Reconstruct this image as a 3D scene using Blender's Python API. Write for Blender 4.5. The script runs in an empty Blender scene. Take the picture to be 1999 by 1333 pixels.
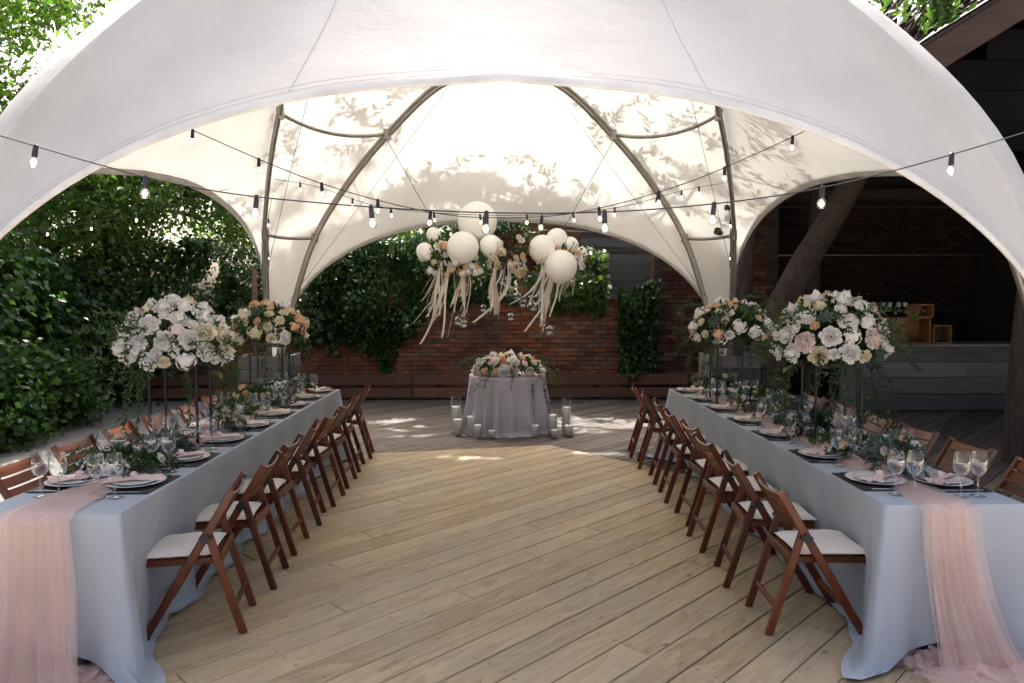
import bpy, math, random
import numpy as np
from mathutils import Vector, Matrix, Euler

random.seed(7)
RNG = np.random.default_rng(7)
R = math.radians
scene = bpy.context.scene
COL = scene.collection

# ------------------------------------------------------------------ camera
CAM_H = 1.72
cam_d = bpy.data.cameras.new('camera'); cam = bpy.data.objects.new('camera', cam_d); COL.objects.link(cam)
cam.location = (0, 0, CAM_H)
cam.rotation_euler = (R(90 - 3.4), 0, R(-0.9))
cam_d.sensor_width = 36; cam_d.lens = 25.57
cam_d.clip_start = 0.05; cam_d.clip_end = 2000
scene.camera = cam

# ------------------------------------------------------------------ sky and sun
SUN_EL, SUN_AZ = R(52), R(-9)            # azimuth from +Y towards +X
SUN_DIR = Vector((math.sin(SUN_AZ) * math.cos(SUN_EL), math.cos(SUN_AZ) * math.cos(SUN_EL), math.sin(SUN_EL)))
world = bpy.data.worlds.new('World'); scene.world = world; world.use_nodes = True
wn = world.node_tree.nodes; wl = world.node_tree.links
sky = wn.new('ShaderNodeTexSky'); sky.sky_type = 'NISHITA'; sky.sun_disc = False
sky.sun_elevation = SUN_EL; sky.sun_rotation = SUN_AZ
sky.air_density = 0.5; sky.dust_density = 9.0; sky.ozone_density = 0.0
wl.new(sky.outputs[0], wn['Background'].inputs[0]); wn['Background'].inputs[1].default_value = 0.15
sun_d = bpy.data.lights.new('sun', 'SUN'); sun_d.energy = 3.3; sun_d.angle = R(0.5); sun_d.color = (1.0, 0.965, 0.90)
sun_o = bpy.data.objects.new('sun', sun_d); COL.objects.link(sun_o)
sun_o.rotation_euler = (-SUN_DIR).to_track_quat('-Z', 'Y').to_euler()

scene.view_settings.view_transform = 'Standard'; scene.view_settings.look = 'None'
scene.view_settings.exposure = 2.05; scene.view_settings.gamma = 1.0
scene.view_settings.use_curve_mapping = False
cy = scene.cycles
cy.use_denoising = True
try: cy.denoiser = 'OPENIMAGEDENOISE'
except Exception: pass
cy.max_bounces = 10; cy.diffuse_bounces = 4; cy.glossy_bounces = 3; cy.transmission_bounces = 6; cy.transparent_max_bounces = 16
cy.caustics_reflective = False; cy.caustics_refractive = False
cy.sample_clamp_indirect = 6.0

# ------------------------------------------------------------------ helpers
def tag(o, label=None, cat=None, group=None, kind=None):
    if label: o['label'] = label
    if cat: o['category'] = cat
    if group: o['group'] = group
    if kind: o['kind'] = kind
    return o

def empty(name, loc=(0, 0, 0), rz=0, label=None, cat=None, group=None):
    o = bpy.data.objects.new(name, None); COL.objects.link(o)
    o.location = loc; o.rotation_euler = (0, 0, rz); o.empty_display_size = 0.1
    return tag(o, label, cat, group)

def put(name, mesh, parent=None, loc=(0, 0, 0), rot=(0, 0, 0), scale=(1, 1, 1)):
    o = bpy.data.objects.new(name, mesh); COL.objects.link(o)
    if parent: o.parent = parent
    o.location = loc; o.rotation_euler = rot
    o.scale = scale if hasattr(scale, '__len__') else (scale,) * 3
    return o

def copy_tree(o, parent=None):
    c = o.copy(); COL.objects.link(c); c.parent = parent
    for ch in list(o.children): copy_tree(ch, c)
    return c

def npmesh(name, V, F, mat, smooth=False):
    """V (n,3); F (m,k) constant-size faces."""
    V = np.asarray(V, np.float32); F = np.asarray(F, np.int32)
    me = bpy.data.meshes.new(name)
    me.vertices.add(len(V)); me.vertices.foreach_set('co', V.ravel())
    k = F.shape[1]
    me.loops.add(F.size); me.loops.foreach_set('vertex_index', F.ravel())
    me.polygons.add(len(F))
    me.polygons.foreach_set('loop_start', np.arange(0, F.size, k, dtype=np.int32))
    me.polygons.foreach_set('loop_total', np.full(len(F), k, np.int32))
    if smooth: me.polygons.foreach_set('use_smooth', np.ones(len(F), bool))
    me.update(calc_edges=True)
    if mat: me.materials.append(mat)
    return me

class MB:
    def __init__(s): s.v = []; s.f = []; s.sm = []
    def add(s, vs, fs, smooth=False):
        b = len(s.v); s.v.extend([tuple(v) for v in vs]); s.f.extend([tuple(b + i for i in f) for f in fs]); s.sm.extend([smooth] * len(fs)); return s
    def box(s, c, d, M=None):
        x, y, z = d[0] / 2, d[1] / 2, d[2] / 2
        vs = [Vector((sx * x, sy * y, sz * z)) for sz in (-1, 1) for sx, sy in ((-1, -1), (1, -1), (1, 1), (-1, 1))]
        if M: vs = [M @ v for v in vs]
        c = Vector(c)
        return s.add([v + c for v in vs], [(3, 2, 1, 0), (4, 5, 6, 7), (0, 1, 5, 4), (1, 2, 6, 5), (2, 3, 7, 6), (3, 0, 4, 7)])
    def bar(s, p0, p1, w, h, up=(0, 0, 1), ch=0.15):
        """chamfered bar from p0 to p1, w across, h along up"""
        p0, p1 = Vector(p0), Vector(p1); d = (p1 - p0).normalized()
        side = d.cross(Vector(up)).normalized(); u = side.cross(d).normalized()
        a, b = w / 2, h / 2; c = min(w, h) * ch
        sec = [(-a + c, -b), (a - c, -b), (a, -b + c), (a, b - c), (a - c, b), (-a + c, b), (-a, b - c), (-a, -b + c)]
        vs = [p + side * x + u * y for p in (p0, p1) for x, y in sec]
        fs = [(i, (i + 1) % 8, 8 + (i + 1) % 8, 8 + i) for i in range(8)] + [tuple(range(7, -1, -1)), tuple(range(8, 16))]
        return s.add(vs, fs)
    def tube(s, pts, r, n=8, cap=True, smooth=True):
        pts = [Vector(p) for p in pts]; m = len(pts)
        rs = list(r) if hasattr(r, '__len__') else [r] * m
        vs = []; prev = None
        for i, p in enumerate(pts):
            d = (pts[min(i + 1, m - 1)] - pts[max(i - 1, 0)]).normalized()
            if prev is None:
                a = Vector((0, 0, 1)) if abs(d.z) < 0.9 else Vector((1, 0, 0))
                x = d.cross(a).normalized()
            else:
                x = (prev - d * prev.dot(d)).normalized()
            prev = x; y = d.cross(x)
            for k in range(n):
                t = 2 * math.pi * k / n
                vs.append(p + (x * math.cos(t) + y * math.sin(t)) * rs[i])
        fs = [(i * n + k, i * n + (k + 1) % n, (i + 1) * n + (k + 1) % n, (i + 1) * n + k) for i in range(m - 1) for k in range(n)]
        b = len(s.v); s.add(vs, fs, smooth)
        if cap: s.add([vs[k] for k in range(n)], [tuple(range(n - 1, -1, -1))]); s.add([vs[(m - 1) * n + k] for k in range(n)], [tuple(range(n))])
        return s
    def lathe(s, prof, n=16, c=(0, 0, 0), smooth=True):
        vs = [(c[0] + r * math.cos(2 * math.pi * k / n), c[1] + r * math.sin(2 * math.pi * k / n), c[2] + z) for r, z in prof for k in range(n)]
        fs = [(i * n + k, i * n + (k + 1) % n, (i + 1) * n + (k + 1) % n, (i + 1) * n + k) for i in range(len(prof) - 1) for k in range(n)]
        return s.add(vs, fs, smooth)
    def grid(s, G, closed=False, smooth=True):
        """G: list of rows of points"""
        m, n = len(G), len(G[0]); vs = [p for row in G for p in row]
        q = n if closed else n - 1
        fs = [(i * n + k, i * n + (k + 1) % n, (i + 1) * n + (k + 1) % n, (i + 1) * n + k) for i in range(m - 1) for k in range(q)]
        return s.add(vs, fs, smooth)
    def mesh(s, name, mat):
        me = bpy.data.meshes.new(name); me.from_pydata(s.v, [], s.f)
        me.polygons.foreach_set('use_smooth', s.sm)
        me.update()
        if mat: me.materials.append(mat)
        return me
    def build(s, name, mat, parent=None, **k): return put(name, s.mesh(name, mat), parent, **k)

def wave(x, y, seed, octs=4):
    """cheap smooth noise about -1..1 (numpy friendly)"""
    r = np.random.default_rng(seed); t = 0; amp = 1; tot = 0
    for o in range(octs):
        for _ in range(2):
            a = r.uniform(0, 2 * math.pi); f = (1.7 ** o) * r.uniform(0.8, 1.25); ph = r.uniform(0, 6.28)
            t = t + amp * np.sin((np.cos(a) * x + np.sin(a) * y) * f * 2 * math.pi + ph)
        tot += amp * 1.6; amp *= 0.6
    return t / tot

def catmull(keys, n):
    """smooth curve through key rows; n samples per span"""
    K = np.asarray(keys, float); K = np.vstack([2 * K[0] - K[1], K, 2 * K[-1] - K[-2]])
    out = []
    for i in range(1, len(K) - 2):
        p0, p1, p2, p3 = K[i - 1], K[i], K[i + 1], K[i + 2]
        for t in np.linspace(0, 1, n, endpoint=False):
            out.append(0.5 * ((2 * p1) + (p2 - p0) * t + (2 * p0 - 5 * p1 + 4 * p2 - p3) * t * t + (3 * p1 - p0 - 3 * p2 + p3) * t ** 3))
    out.append(K[-2]); return np.array(out)

# ------------------------------------------------------------------ materials
def newmat(name):
    m = bpy.data.materials.new(name); m.use_nodes = True
    nt = m.node_tree; b = nt.nodes.get('Principled BSDF')
    return m, nt, nt.nodes, nt.links, b

def ramp(nt, fac, stops):
    r = nt.nodes.new('ShaderNodeValToRGB'); e = r.color_ramp.elements
    while len(e) < len(stops): e.new(0.5)
    for i, (p, c) in enumerate(stops): e[i].position = p; e[i].color = (*c, 1) if len(c) == 3 else c
    nt.links.new(fac, r.inputs[0]); return r.outputs[0]

def noise(nt, vec, scale, detail=4, rough=0.55, dist=0):
    n = nt.nodes.new('ShaderNodeTexNoise'); n.inputs['Scale'].default_value = scale; n.inputs['Detail'].default_value = detail
    n.inputs['Roughness'].default_value = rough; n.inputs['Distortion'].default_value = dist
    if vec is not None: nt.links.new(vec, n.inputs['Vector'])
    return n.outputs[0]

def mapping(nt, vec, scale=(1, 1, 1), rot=(0, 0, 0), loc=(0, 0, 0)):
    m = nt.nodes.new('ShaderNodeMapping'); m.inputs['Scale'].default_value = scale; m.inputs['Rotation'].default_value = rot; m.inputs['Location'].default_value = loc
    nt.links.new(vec, m.inputs['Vector']); return m.outputs[0]

def mixc(nt, fac, a, b, mode='MIX'):
    m = nt.nodes.new('ShaderNodeMix'); m.data_type = 'RGBA'; m.blend_type = mode
    for sock, v in ((m.inputs[0], fac), (m.inputs[6], a), (m.inputs[7], b)):
        if hasattr(v, 'links'): nt.links.new(v, sock)
        elif isinstance(v, (int, float)): sock.default_value = v
        else: sock.default_value = (*v, 1)
    return m.outputs[2]

def math_n(nt, op, a, b=None, clamp=False):
    m = nt.nodes.new('ShaderNodeMath'); m.operation = op; m.use_clamp = clamp
    for sock, v in ((m.inputs[0], a), (m.inputs[1], b)):
        if v is None: continue
        if hasattr(v, 'links'): nt.links.new(v, sock)
        else: sock.default_value = v
    return m.outputs[0]

def bump(nt, b, h, strength=0.3, dist=0.01):
    n = nt.nodes.new('ShaderNodeBump'); n.inputs['Strength'].default_value = strength; n.inputs['Distance'].default_value = dist
    nt.links.new(h, n.inputs['Height']); nt.links.new(n.outputs[0], b.inputs['Normal'])

def objvec(nt, rnd=True):
    """object coordinates shifted by a per-object random amount"""
    tc = nt.nodes.new('ShaderNodeTexCoord').outputs['Object']
    oi = nt.nodes.new('ShaderNodeObjectInfo').outputs['Random']
    if not rnd: return tc, oi
    v = nt.nodes.new('ShaderNodeVectorMath'); v.operation = 'ADD'
    c = nt.nodes.new('ShaderNodeCombineXYZ')
    k = math_n(nt, 'MULTIPLY', oi, 57.0); nt.links.new(k, c.inputs[0]); nt.links.new(k, c.inputs[1]); nt.links.new(k, c.inputs[2])
    nt.links.new(tc, v.inputs[0]); nt.links.new(c.outputs[0], v.inputs[1]); return v.outputs[0], oi

def plain(name, col, rough=0.5, metal=0.0, var=0.0, spec=0.5, scale=8.0, coat=0.0):
    m, nt, N, L, b = newmat(name)
    b.inputs['Roughness'].default_value = rough; b.inputs['Metallic'].default_value = metal
    b.inputs['Specular IOR Level'].default_value = spec; b.inputs['Coat Weight'].default_value = coat
    if var:
        v, oi = objvec(nt)
        n = noise(nt, v, scale)
        L.new(ramp(nt, n, [(0.25, tuple(c * (1 - var) for c in col)), (0.75, tuple(min(1, c * (1 + var)) for c in col))]), b.inputs['Base Color'])
    else: b.inputs['Base Color'].default_value = (*col, 1)
    return m

def wood(name, dark, mid, light, rough=0.55, grain=(1.5, 22, 22), coat=0.0, bumps=0.15, objvar=0.25):
    """grain runs along object X"""
    m, nt, N, L, b = newmat(name)
    v, oi = objvec(nt)
    n1 = noise(nt, mapping(nt, v, grain), 1.0, 5, 0.6, 0.6)
    n2 = noise(nt, mapping(nt, v, (grain[0] * 2, grain[1] * 6, grain[2] * 6)), 1.0, 3, 0.6)
    n3 = noise(nt, mapping(nt, v, (0.7, 1.3, 1.3)), 1.0, 2)
    f = math_n(nt, 'ADD', math_n(nt, 'MULTIPLY', n1, 0.6), math_n(nt, 'ADD', math_n(nt, 'MULTIPLY', n2, 0.2), math_n(nt, 'MULTIPLY', n3, 0.25)))
    f = math_n(nt, 'ADD', f, math_n(nt, 'MULTIPLY', math_n(nt, 'SUBTRACT', oi, 0.5), objvar))
    L.new(ramp(nt, f, [(0.3, dark), (0.52, mid), (0.75, light)]), b.inputs['Base Color'])
    b.inputs['Roughness'].default_value = rough; b.inputs['Coat Weight'].default_value = coat; b.inputs['Coat Roughness'].default_value = 0.25
    bump(nt, b, n2, bumps, 0.004)
    return m

def deck_mat(name, dark, mid, light, pitch, q0, rough=0.6, nails=True, objvar=0.3, stain=0.55):
    m, nt, N, L, b = newmat(name)
    v, oi = objvec(nt)
    n0 = noise(nt, mapping(nt, v, (0.9, 7, 7)), 1.0, 2, 0.5, 0.6)
    n1 = math_n(nt, 'ADD', math_n(nt, 'MULTIPLY', noise(nt, mapping(nt, v, (1.1, 13, 13)), 1.0, 5, 0.62, 1.0), 0.72), math_n(nt, 'MULTIPLY', math_n(nt, 'FRACT', math_n(nt, 'MULTIPLY', n0, 7.0)), 0.28))
    n2 = noise(nt, mapping(nt, v, (3, 90, 90)), 1.0, 3, 0.6)
    f = math_n(nt, 'ADD', math_n(nt, 'MULTIPLY', n1, 0.65), math_n(nt, 'MULTIPLY', n2, 0.35))
    f = math_n(nt, 'ADD', f, math_n(nt, 'MULTIPLY', math_n(nt, 'SUBTRACT', oi, 0.5), objvar))
    col = ramp(nt, f, [(0.28, dark), (0.5, mid), (0.72, light)])
    pos = N.new('ShaderNodeNewGeometry').outputs['Position']
    # walked-on grey stains, metres across
    st = noise(nt, pos, 1.4, 5, 0.65, 0.4); st = ramp(nt, st, [(0.42, (0, 0, 0)), (0.62, (1, 1, 1))])
    g = (sum(mid) / 3 * 0.92, sum(mid) / 3 * 0.88, sum(mid) / 3 * 0.8)
    col = mixc(nt, math_n(nt, 'MULTIPLY', st, stain * 0.7), col, g)
    sm = noise(nt, mapping(nt, v, (5, 14, 14)), 1.0, 4, 0.7); sm = ramp(nt, sm, [(0.62, (0, 0, 0)), (0.74, (1, 1, 1))])
    col = mixc(nt, math_n(nt, 'MULTIPLY', sm, 0.42), col, tuple(c * 0.3 for c in mid))
    # knots
    vo = N.new('ShaderNodeTexVoronoi'); vo.inputs['Scale'].default_value = 2.6
    L.new(mapping(nt, v, (0.75, 1.6, 1.0)), vo.inputs['Vector'])
    kn = ramp(nt, vo.outputs['Distance'], [(0.025, (1, 1, 1)), (0.075, (0, 0, 0))])
    col = mixc(nt, math_n(nt, 'MULTIPLY', kn, 0.7), col, tuple(c * 0.18 for c in dark))
    if nails:
        # pairs of nail heads over each joist, in deck coordinates (p along the boards, q across)
        pq = mapping(nt, pos, (1, 1, 1), (0, 0, R(-45)))
        sp = N.new('ShaderNodeSeparateXYZ'); L.new(pq, sp.inputs[0])
        wob = math_n(nt, 'MULTIPLY', math_n(nt, 'SUBTRACT', oi, 0.5), 0.05)
        pm = math_n(nt, 'SUBTRACT', math_n(nt, 'MODULO', math_n(nt, 'ADD', math_n(nt, 'ADD', sp.outputs[0], wob), 60.0), 0.62), 0.31)
        qm = math_n(nt, 'ABSOLUTE', math_n(nt, 'SUBTRACT', math_n(nt, 'MODULO', math_n(nt, 'ADD', sp.outputs[1], 200 * pitch - q0), pitch), pitch / 2))
        qd = math_n(nt, 'SUBTRACT', qm, pitch * 0.27)
        d = math_n(nt, 'SQRT', math_n(nt, 'ADD', math_n(nt, 'MULTIPLY', pm, pm), math_n(nt, 'MULTIPLY', qd, qd)))
        nl = ramp(nt, d, [(0.004, (1, 1, 1)), (0.0095, (0, 0, 0))])
        col = mixc(nt, math_n(nt, 'MULTIPLY', nl, 0.6), col, (0.03, 0.022, 0.016))
    L.new(col, b.inputs['Base Color'])
    b.inputs['Roughness'].default_value = rough; b.inputs['Specular IOR Level'].default_value = 0.35
    bump(nt, b, f, 0.25, 0.004)
    return m

def leafmat(name, cols, trans=0.45, rough=0.45, gloss=0.25):
    m, nt, N, L, b = newmat(name)
    ri = N.new('ShaderNodeNewGeometry').outputs['Random Per Island']
    k = len(cols)
    c = ramp(nt, ri, [(i / max(1, k - 1), cc) for i, cc in enumerate(cols)])
    b.inputs['Roughness'].default_value = rough; b.inputs['Specular IOR Level'].default_value = gloss
    L.new(c, b.inputs['Base Color'])
    t = N.new('ShaderNodeBsdfTranslucent'); L.new(mixc(nt, 1.0, c, (1.08, 1.3, 0.55), 'MULTIPLY'), t.inputs[0])
    mx = N.new('ShaderNodeMixShader'); mx.inputs[0].default_value = trans
    L.new(b.outputs[0], mx.inputs[1]); L.new(t.outputs[0], mx.inputs[2]); L.new(mx.outputs[0], N['Material Output'].inputs[0])
    return m

def petalmat(name, a, bcol, trans=0.3):
    m, nt, N, L, b = newmat(name)
    v, oi = objvec(nt)
    ri = N.new('ShaderNodeNewGeometry').outputs['Random Per Island']
    f = math_n(nt, 'ADD', math_n(nt, 'MULTIPLY', ri, 0.6), math_n(nt, 'MULTIPLY', oi, 0.4))
    c = ramp(nt, f, [(0.1, a), (0.9, bcol)])
    b.inputs['Roughness'].default_value = 0.7; b.inputs['Specular IOR Level'].default_value = 0.15
    L.new(c, b.inputs['Base Color'])
    t = N.new('ShaderNodeBsdfTranslucent'); L.new(c, t.inputs[0])
    mx = N.new('ShaderNodeMixShader'); mx.inputs[0].default_value = trans
    L.new(b.outputs[0], mx.inputs[1]); L.new(t.outputs[0], mx.inputs[2]); L.new(mx.outputs[0], N['Material Output'].inputs[0])
    return m

def clothmat(name, col, trans=0.0, alpha=1.0, weave=900, var=0.08, rough=0.85):
    m, nt, N, L, b = newmat(name)
    tc = N.new('ShaderNodeTexCoord').outputs['Object']
    n = noise(nt, tc, 3.0, 4)
    c = ramp(nt, n, [(0.3, tuple(x * (1 - var) for x in col)), (0.7, tuple(min(1, x * (1 + var)) for x in col))])
    L.new(c, b.inputs['Base Color']); b.inputs['Roughness'].default_value = rough
    b.inputs['Specular IOR Level'].default_value = 0.15; b.inputs['Sheen Weight'].default_value = 0.15
    wv = math_n(nt, 'ADD', math_n(nt, 'MULTIPLY', noise(nt, tc, weave, 2), 0.06), noise(nt, mapping(nt, tc, (5, 5, 2.2)), 1.0, 5, 0.6, 0.8)); bump(nt, b, wv, 0.5, 0.012)
    out = b.outputs[0]
    if trans:
        t = N.new('ShaderNodeBsdfTranslucent'); L.new(c, t.inputs[0])
        mx = N.new('ShaderNodeMixShader'); mx.inputs[0].default_value = trans
        L.new(out, mx.inputs[1]); L.new(t.outputs[0], mx.inputs[2]); out = mx.outputs[0]
    if alpha < 1:
        t = N.new('ShaderNodeBsdfTransparent'); mx = N.new('ShaderNodeMixShader'); 
        mx.inputs[0].default_value = alpha; L.new(t.outputs[0], mx.inputs[1]); L.new(out, mx.inputs[2]); out = mx.outputs[0]
    L.new(out, N['Material Output'].inputs[0])
    return m

def glassmat(name, tint=(0.96, 0.98, 0.97), rough=0.02, base=0.05):
    """thin clear glass: mirror reflection by angle, else see-through"""
    m, nt, N, L, b = newmat(name); N.remove(b)
    g = N.new('ShaderNodeBsdfGlossy'); g.inputs['Roughness'].default_value = rough; g.inputs[0].default_value = (1, 1, 1, 1)
    t = N.new('ShaderNodeBsdfTransparent'); t.inputs[0].default_value = (*tint, 1)
    lw = N.new('ShaderNodeLayerWeight'); lw.inputs[0].default_value = 0.5
    f = math_n(nt, 'ADD', math_n(nt, 'MULTIPLY', math_n(nt, 'POWER', lw.outputs['Facing'], 1.6), 0.85), base, True)
    mx = N.new('ShaderNodeMixShader'); L.new(f, mx.inputs[0]); L.new(t.outputs[0], mx.inputs[1]); L.new(g.outputs[0], mx.inputs[2])
    L.new(mx.outputs[0], N['Material Output'].inputs[0]); return m

def emitmat(name, col, s):
    m, nt, N, L, b = newmat(name)
    b.inputs['Base Color'].default_value = (*col, 1); b.inputs['Emission Color'].default_value = (*col, 1); b.inputs['Emission Strength'].default_value = s
    return m

def bark(name, a, c):
    m, nt, N, L, b = newmat(name)
    tc = N.new('ShaderNodeTexCoord').outputs['Object']
    n = noise(nt, mapping(nt, tc, (14, 14, 2.5)), 1.0, 6, 0.7, 1.5)
    L.new(ramp(nt, n, [(0.35, a), (0.65, c)]), b.inputs['Base Color']); b.inputs['Roughness'].default_value = 0.95
    bump(nt, b, n, 0.9, 0.03); return m

PITCH_L, Q0_L = 0.184, 0.05
M = {}
M['deck'] = deck_mat('pale_deck_wood', (0.28, 0.198, 0.105), (0.415, 0.312, 0.183), (0.49, 0.39, 0.245), PITCH_L, Q0_L, 0.6, True, 0.2, 0.5)
M['olddeck'] = deck_mat('weathered_deck_wood', (0.06, 0.047, 0.038), (0.105, 0.085, 0.07), (0.155, 0.13, 0.108), 0.12, 0.0, 0.7, False, 0.35, 0.3)
M['chair'] = wood('chair_wood', (0.034, 0.0055, 0.0012), (0.092, 0.0165, 0.003), (0.168, 0.037, 0.0062), 0.42, (2, 30, 30), 0.08, 0.08, 0.3)
M['bracket'] = plain('black_plastic', (0.012, 0.012, 0.013), 0.45)
M['cushion'] = clothmat('cushion_cotton', (0.74, 0.70, 0.62), 0, 1, 500, 0.05)
M['cloth'] = clothmat('grey_blue_cloth', (0.37, 0.41, 0.455), 0.06, 1, 900, 0.04, 0.75)
M['satin'] = clothmat('lilac_grey_satin', (0.40, 0.375, 0.40), 0.0, 1, 900, 0.05, 0.42)
M['tulle'] = clothmat('pink_tulle', (0.88, 0.67, 0.59), 0.4, 0.38, 300, 0.08)
M['tulle2'] = clothmat('pale_pink_tulle', (0.88, 0.74, 0.69), 0.4, 0.33, 300, 0.08)
M['napkin'] = clothmat('blush_napkin', (0.80, 0.58, 0.51), 0.1, 1, 600, 0.06)
M['ribbon'] = clothmat('cream_ribbon', (0.70, 0.66, 0.57), 0.3, 1, 300, 0.1)
M['ribbon2'] = clothmat('beige_ribbon', (0.52, 0.42, 0.33), 0.3, 1, 300, 0.1)
M['steel'] = plain('tent_steel', (0.30, 0.28, 0.25), 0.42, 0.85, 0.15)
M['blackmetal'] = plain('black_metal', (0.02, 0.02, 0.023), 0.4, 0.6, 0.1)
M['porcelain'] = plain('white_porcelain', (0.78, 0.77, 0.74), 0.18, 0, 0, 0.5, 8, 0.4)
M['slate'] = plain('dark_mat', (0.028, 0.02, 0.022), 0.55, 0, 0.3, 0.4, 30)
M['silver'] = plain('cutlery_steel', (0.7, 0.7, 0.7), 0.18, 1.0)
M['wax'] = plain('white_wax', (0.90, 0.88, 0.84), 0.5, 0, 0.03)
M['wick'] = plain('wick', (0.03, 0.025, 0.02), 0.9)
M['balloon'] = plain('cream_balloon', (0.87, 0.86, 0.80), 0.3, 0, 0.02, 0.4, 3)
M['glass'] = glassmat('clear_glass')
M['glassd'] = glassmat('grey_glass', (0.80, 0.83, 0.82), 0.03, 0.02)
M['bulb'] = emitmat('lit_bulb', (1.0, 0.78, 0.5), 3.2)
M['socket'] = plain('lamp_socket', (0.012, 0.012, 0.013), 0.45)
M['cable'] = plain('black_cable', (0.012, 0.012, 0.013), 0.6)
M['wire'] = plain('steel_wire', (0.12, 0.12, 0.12), 0.5, 0.7)
M['mortar'] = plain('mortar', (0.20, 0.165, 0.135), 0.95, 0, 0.3, 0.2, 4)
M['stone'] = plain('concrete_paving', (0.17, 0.165, 0.158), 0.9, 0, 0.22, 0.2, 1.2)
M['yard'] = plain('pale_yard_paving', (0.52, 0.505, 0.48), 0.9, 0, 0.12, 0.2, 1.2)
M['soil'] = plain('dark_ground', (0.06, 0.055, 0.045), 0.95, 0, 0.4, 0.1, 2)
M['edging'] = wood('red_brown_timber', (0.06, 0.025, 0.014), (0.12, 0.05, 0.027), (0.19, 0.088, 0.05), 0.7)
M['darktimber'] = wood('dark_brown_timber', (0.012, 0.007, 0.005), (0.02, 0.012, 0.009), (0.034, 0.021, 0.016), 0.8)
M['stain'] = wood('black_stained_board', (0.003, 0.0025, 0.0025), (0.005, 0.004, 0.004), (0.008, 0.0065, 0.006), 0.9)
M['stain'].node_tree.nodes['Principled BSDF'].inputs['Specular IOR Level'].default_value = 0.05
M['fascia'] = wood('brown_fascia', (0.014, 0.0065, 0.004), (0.028, 0.0135, 0.009), (0.05, 0.027, 0.018), 0.85)
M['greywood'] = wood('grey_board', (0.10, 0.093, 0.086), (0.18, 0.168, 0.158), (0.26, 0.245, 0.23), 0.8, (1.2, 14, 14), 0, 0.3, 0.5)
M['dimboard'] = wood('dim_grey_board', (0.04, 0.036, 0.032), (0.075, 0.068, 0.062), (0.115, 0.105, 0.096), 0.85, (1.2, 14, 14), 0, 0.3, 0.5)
M['crate'] = wood('orange_crate_wood', (0.2, 0.085, 0.025), (0.33, 0.15, 0.045), (0.45, 0.225, 0.075), 0.55)
M['bark'] = bark('brown_bark', (0.022, 0.014, 0.011), (0.07, 0.046, 0.034))
M['limb'] = plain('dark_limb', (0.035, 0.028, 0.022), 0.95, 0, 0.3)
M['leaf'] = leafmat('leaf_green', [(0.035, 0.08, 0.016), (0.065, 0.125, 0.026), (0.105, 0.175, 0.036), (0.05, 0.1, 0.022)], 0.45, 0.34, 0.5)
M['leaf_light'] = leafmat('leaf_light_green', [(0.058, 0.118, 0.022), (0.095, 0.17, 0.036), (0.135, 0.205, 0.05), (0.065, 0.125, 0.026)], 0.5, 0.36, 0.5)
M['ivy'] = leafmat('creeper_green', [(0.025, 0.065, 0.018), (0.045, 0.1, 0.027), (0.07, 0.135, 0.036), (0.034, 0.08, 0.022)], 0.45, 0.34, 0.5)
M['sprig'] = leafmat('arrangement_green', [(0.018, 0.045, 0.014), (0.036, 0.078, 0.022), (0.06, 0.105, 0.035), (0.05, 0.078, 0.04)], 0.3)
M['euc'] = leafmat('eucalyptus', [(0.08, 0.115, 0.095), (0.115, 0.15, 0.125), (0.06, 0.095, 0.07)], 0.25)
M['olive'] = leafmat('olive_sprig', [(0.085, 0.095, 0.025), (0.13, 0.135, 0.045), (0.17, 0.13, 0.055)], 0.35)
M['fol_red'] = leafmat('burgundy_leaf', [(0.06, 0.012, 0.01), (0.11, 0.025, 0.015), (0.05, 0.03, 0.012)], 0.3)
M['white'] = petalmat('white_petal', (0.82, 0.80, 0.76), (0.92, 0.91, 0.89), 0.25)
M['cream'] = petalmat('cream_petal', (0.76, 0.66, 0.44), (0.85, 0.80, 0.66))
M['blush'] = petalmat('blush_petal', (0.80, 0.65, 0.60), (0.88, 0.80, 0.76))
M['peach'] = petalmat('peach_petal', (0.74, 0.46, 0.26), (0.84, 0.64, 0.44))
M['coral'] = petalmat('coral_petal', (0.66, 0.19, 0.11), (0.78, 0.38, 0.26))
M['yellow'] = petalmat('flower_eye', (0.55, 0.38, 0.06), (0.65, 0.5, 0.12))
M['succ'] = petalmat('blue_green_succulent', (0.085, 0.13, 0.125), (0.17, 0.22, 0.21), 0.1)

def fabric():
    """white coated tent fabric: reflects and lets light through, faint seams of dirt and wrinkles"""
    m, nt, N, L, b = newmat('tent_fabric')
    pos = N.new('ShaderNodeNewGeometry').outputs['Position']
    n = noise(nt, pos, 1.3, 5, 0.6); c = ramp(nt, n, [(0.3, (0.50, 0.495, 0.47)), (0.6, (0.575, 0.57, 0.543))])
    sp = noise(nt, pos, 9.0, 2, 0.5); spk = ramp(nt, sp, [(0.74, (0, 0, 0)), (0.80, (1, 1, 1))])
    c = mixc(nt, math_n(nt, 'MULTIPLY', spk, 0.35), c, (0.5, 0.47, 0.42))
    L.new(c, b.inputs['Base Color']); b.inputs['Roughness'].default_value = 0.55; b.inputs['Specular IOR Level'].default_value = 0.3
    bump(nt, b, noise(nt, pos, 2.6, 6, 0.6), 0.45, 0.04)
    t = N.new('ShaderNodeBsdfTranslucent'); L.new(mixc(nt, 1.0, c, (1.0, 0.99, 0.965), 'MULTIPLY'), t.inputs[0])
    mx = N.new('ShaderNodeMixShader'); mx.inputs[0].default_value = 0.28
    L.new(b.outputs[0], mx.inputs[1]); L.new(t.outputs[0], mx.inputs[2]); L.new(mx.outputs[0], N['Material Output'].inputs[0])
    return m
M['tent'] = fabric()
M['hem'] = plain('tent_hem', (0.54, 0.53, 0.50), 0.6, 0, 0.15, 0.3, 5)
M['weld'] = plain('weld_line', (0.62, 0.61, 0.59), 0.7)
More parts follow.
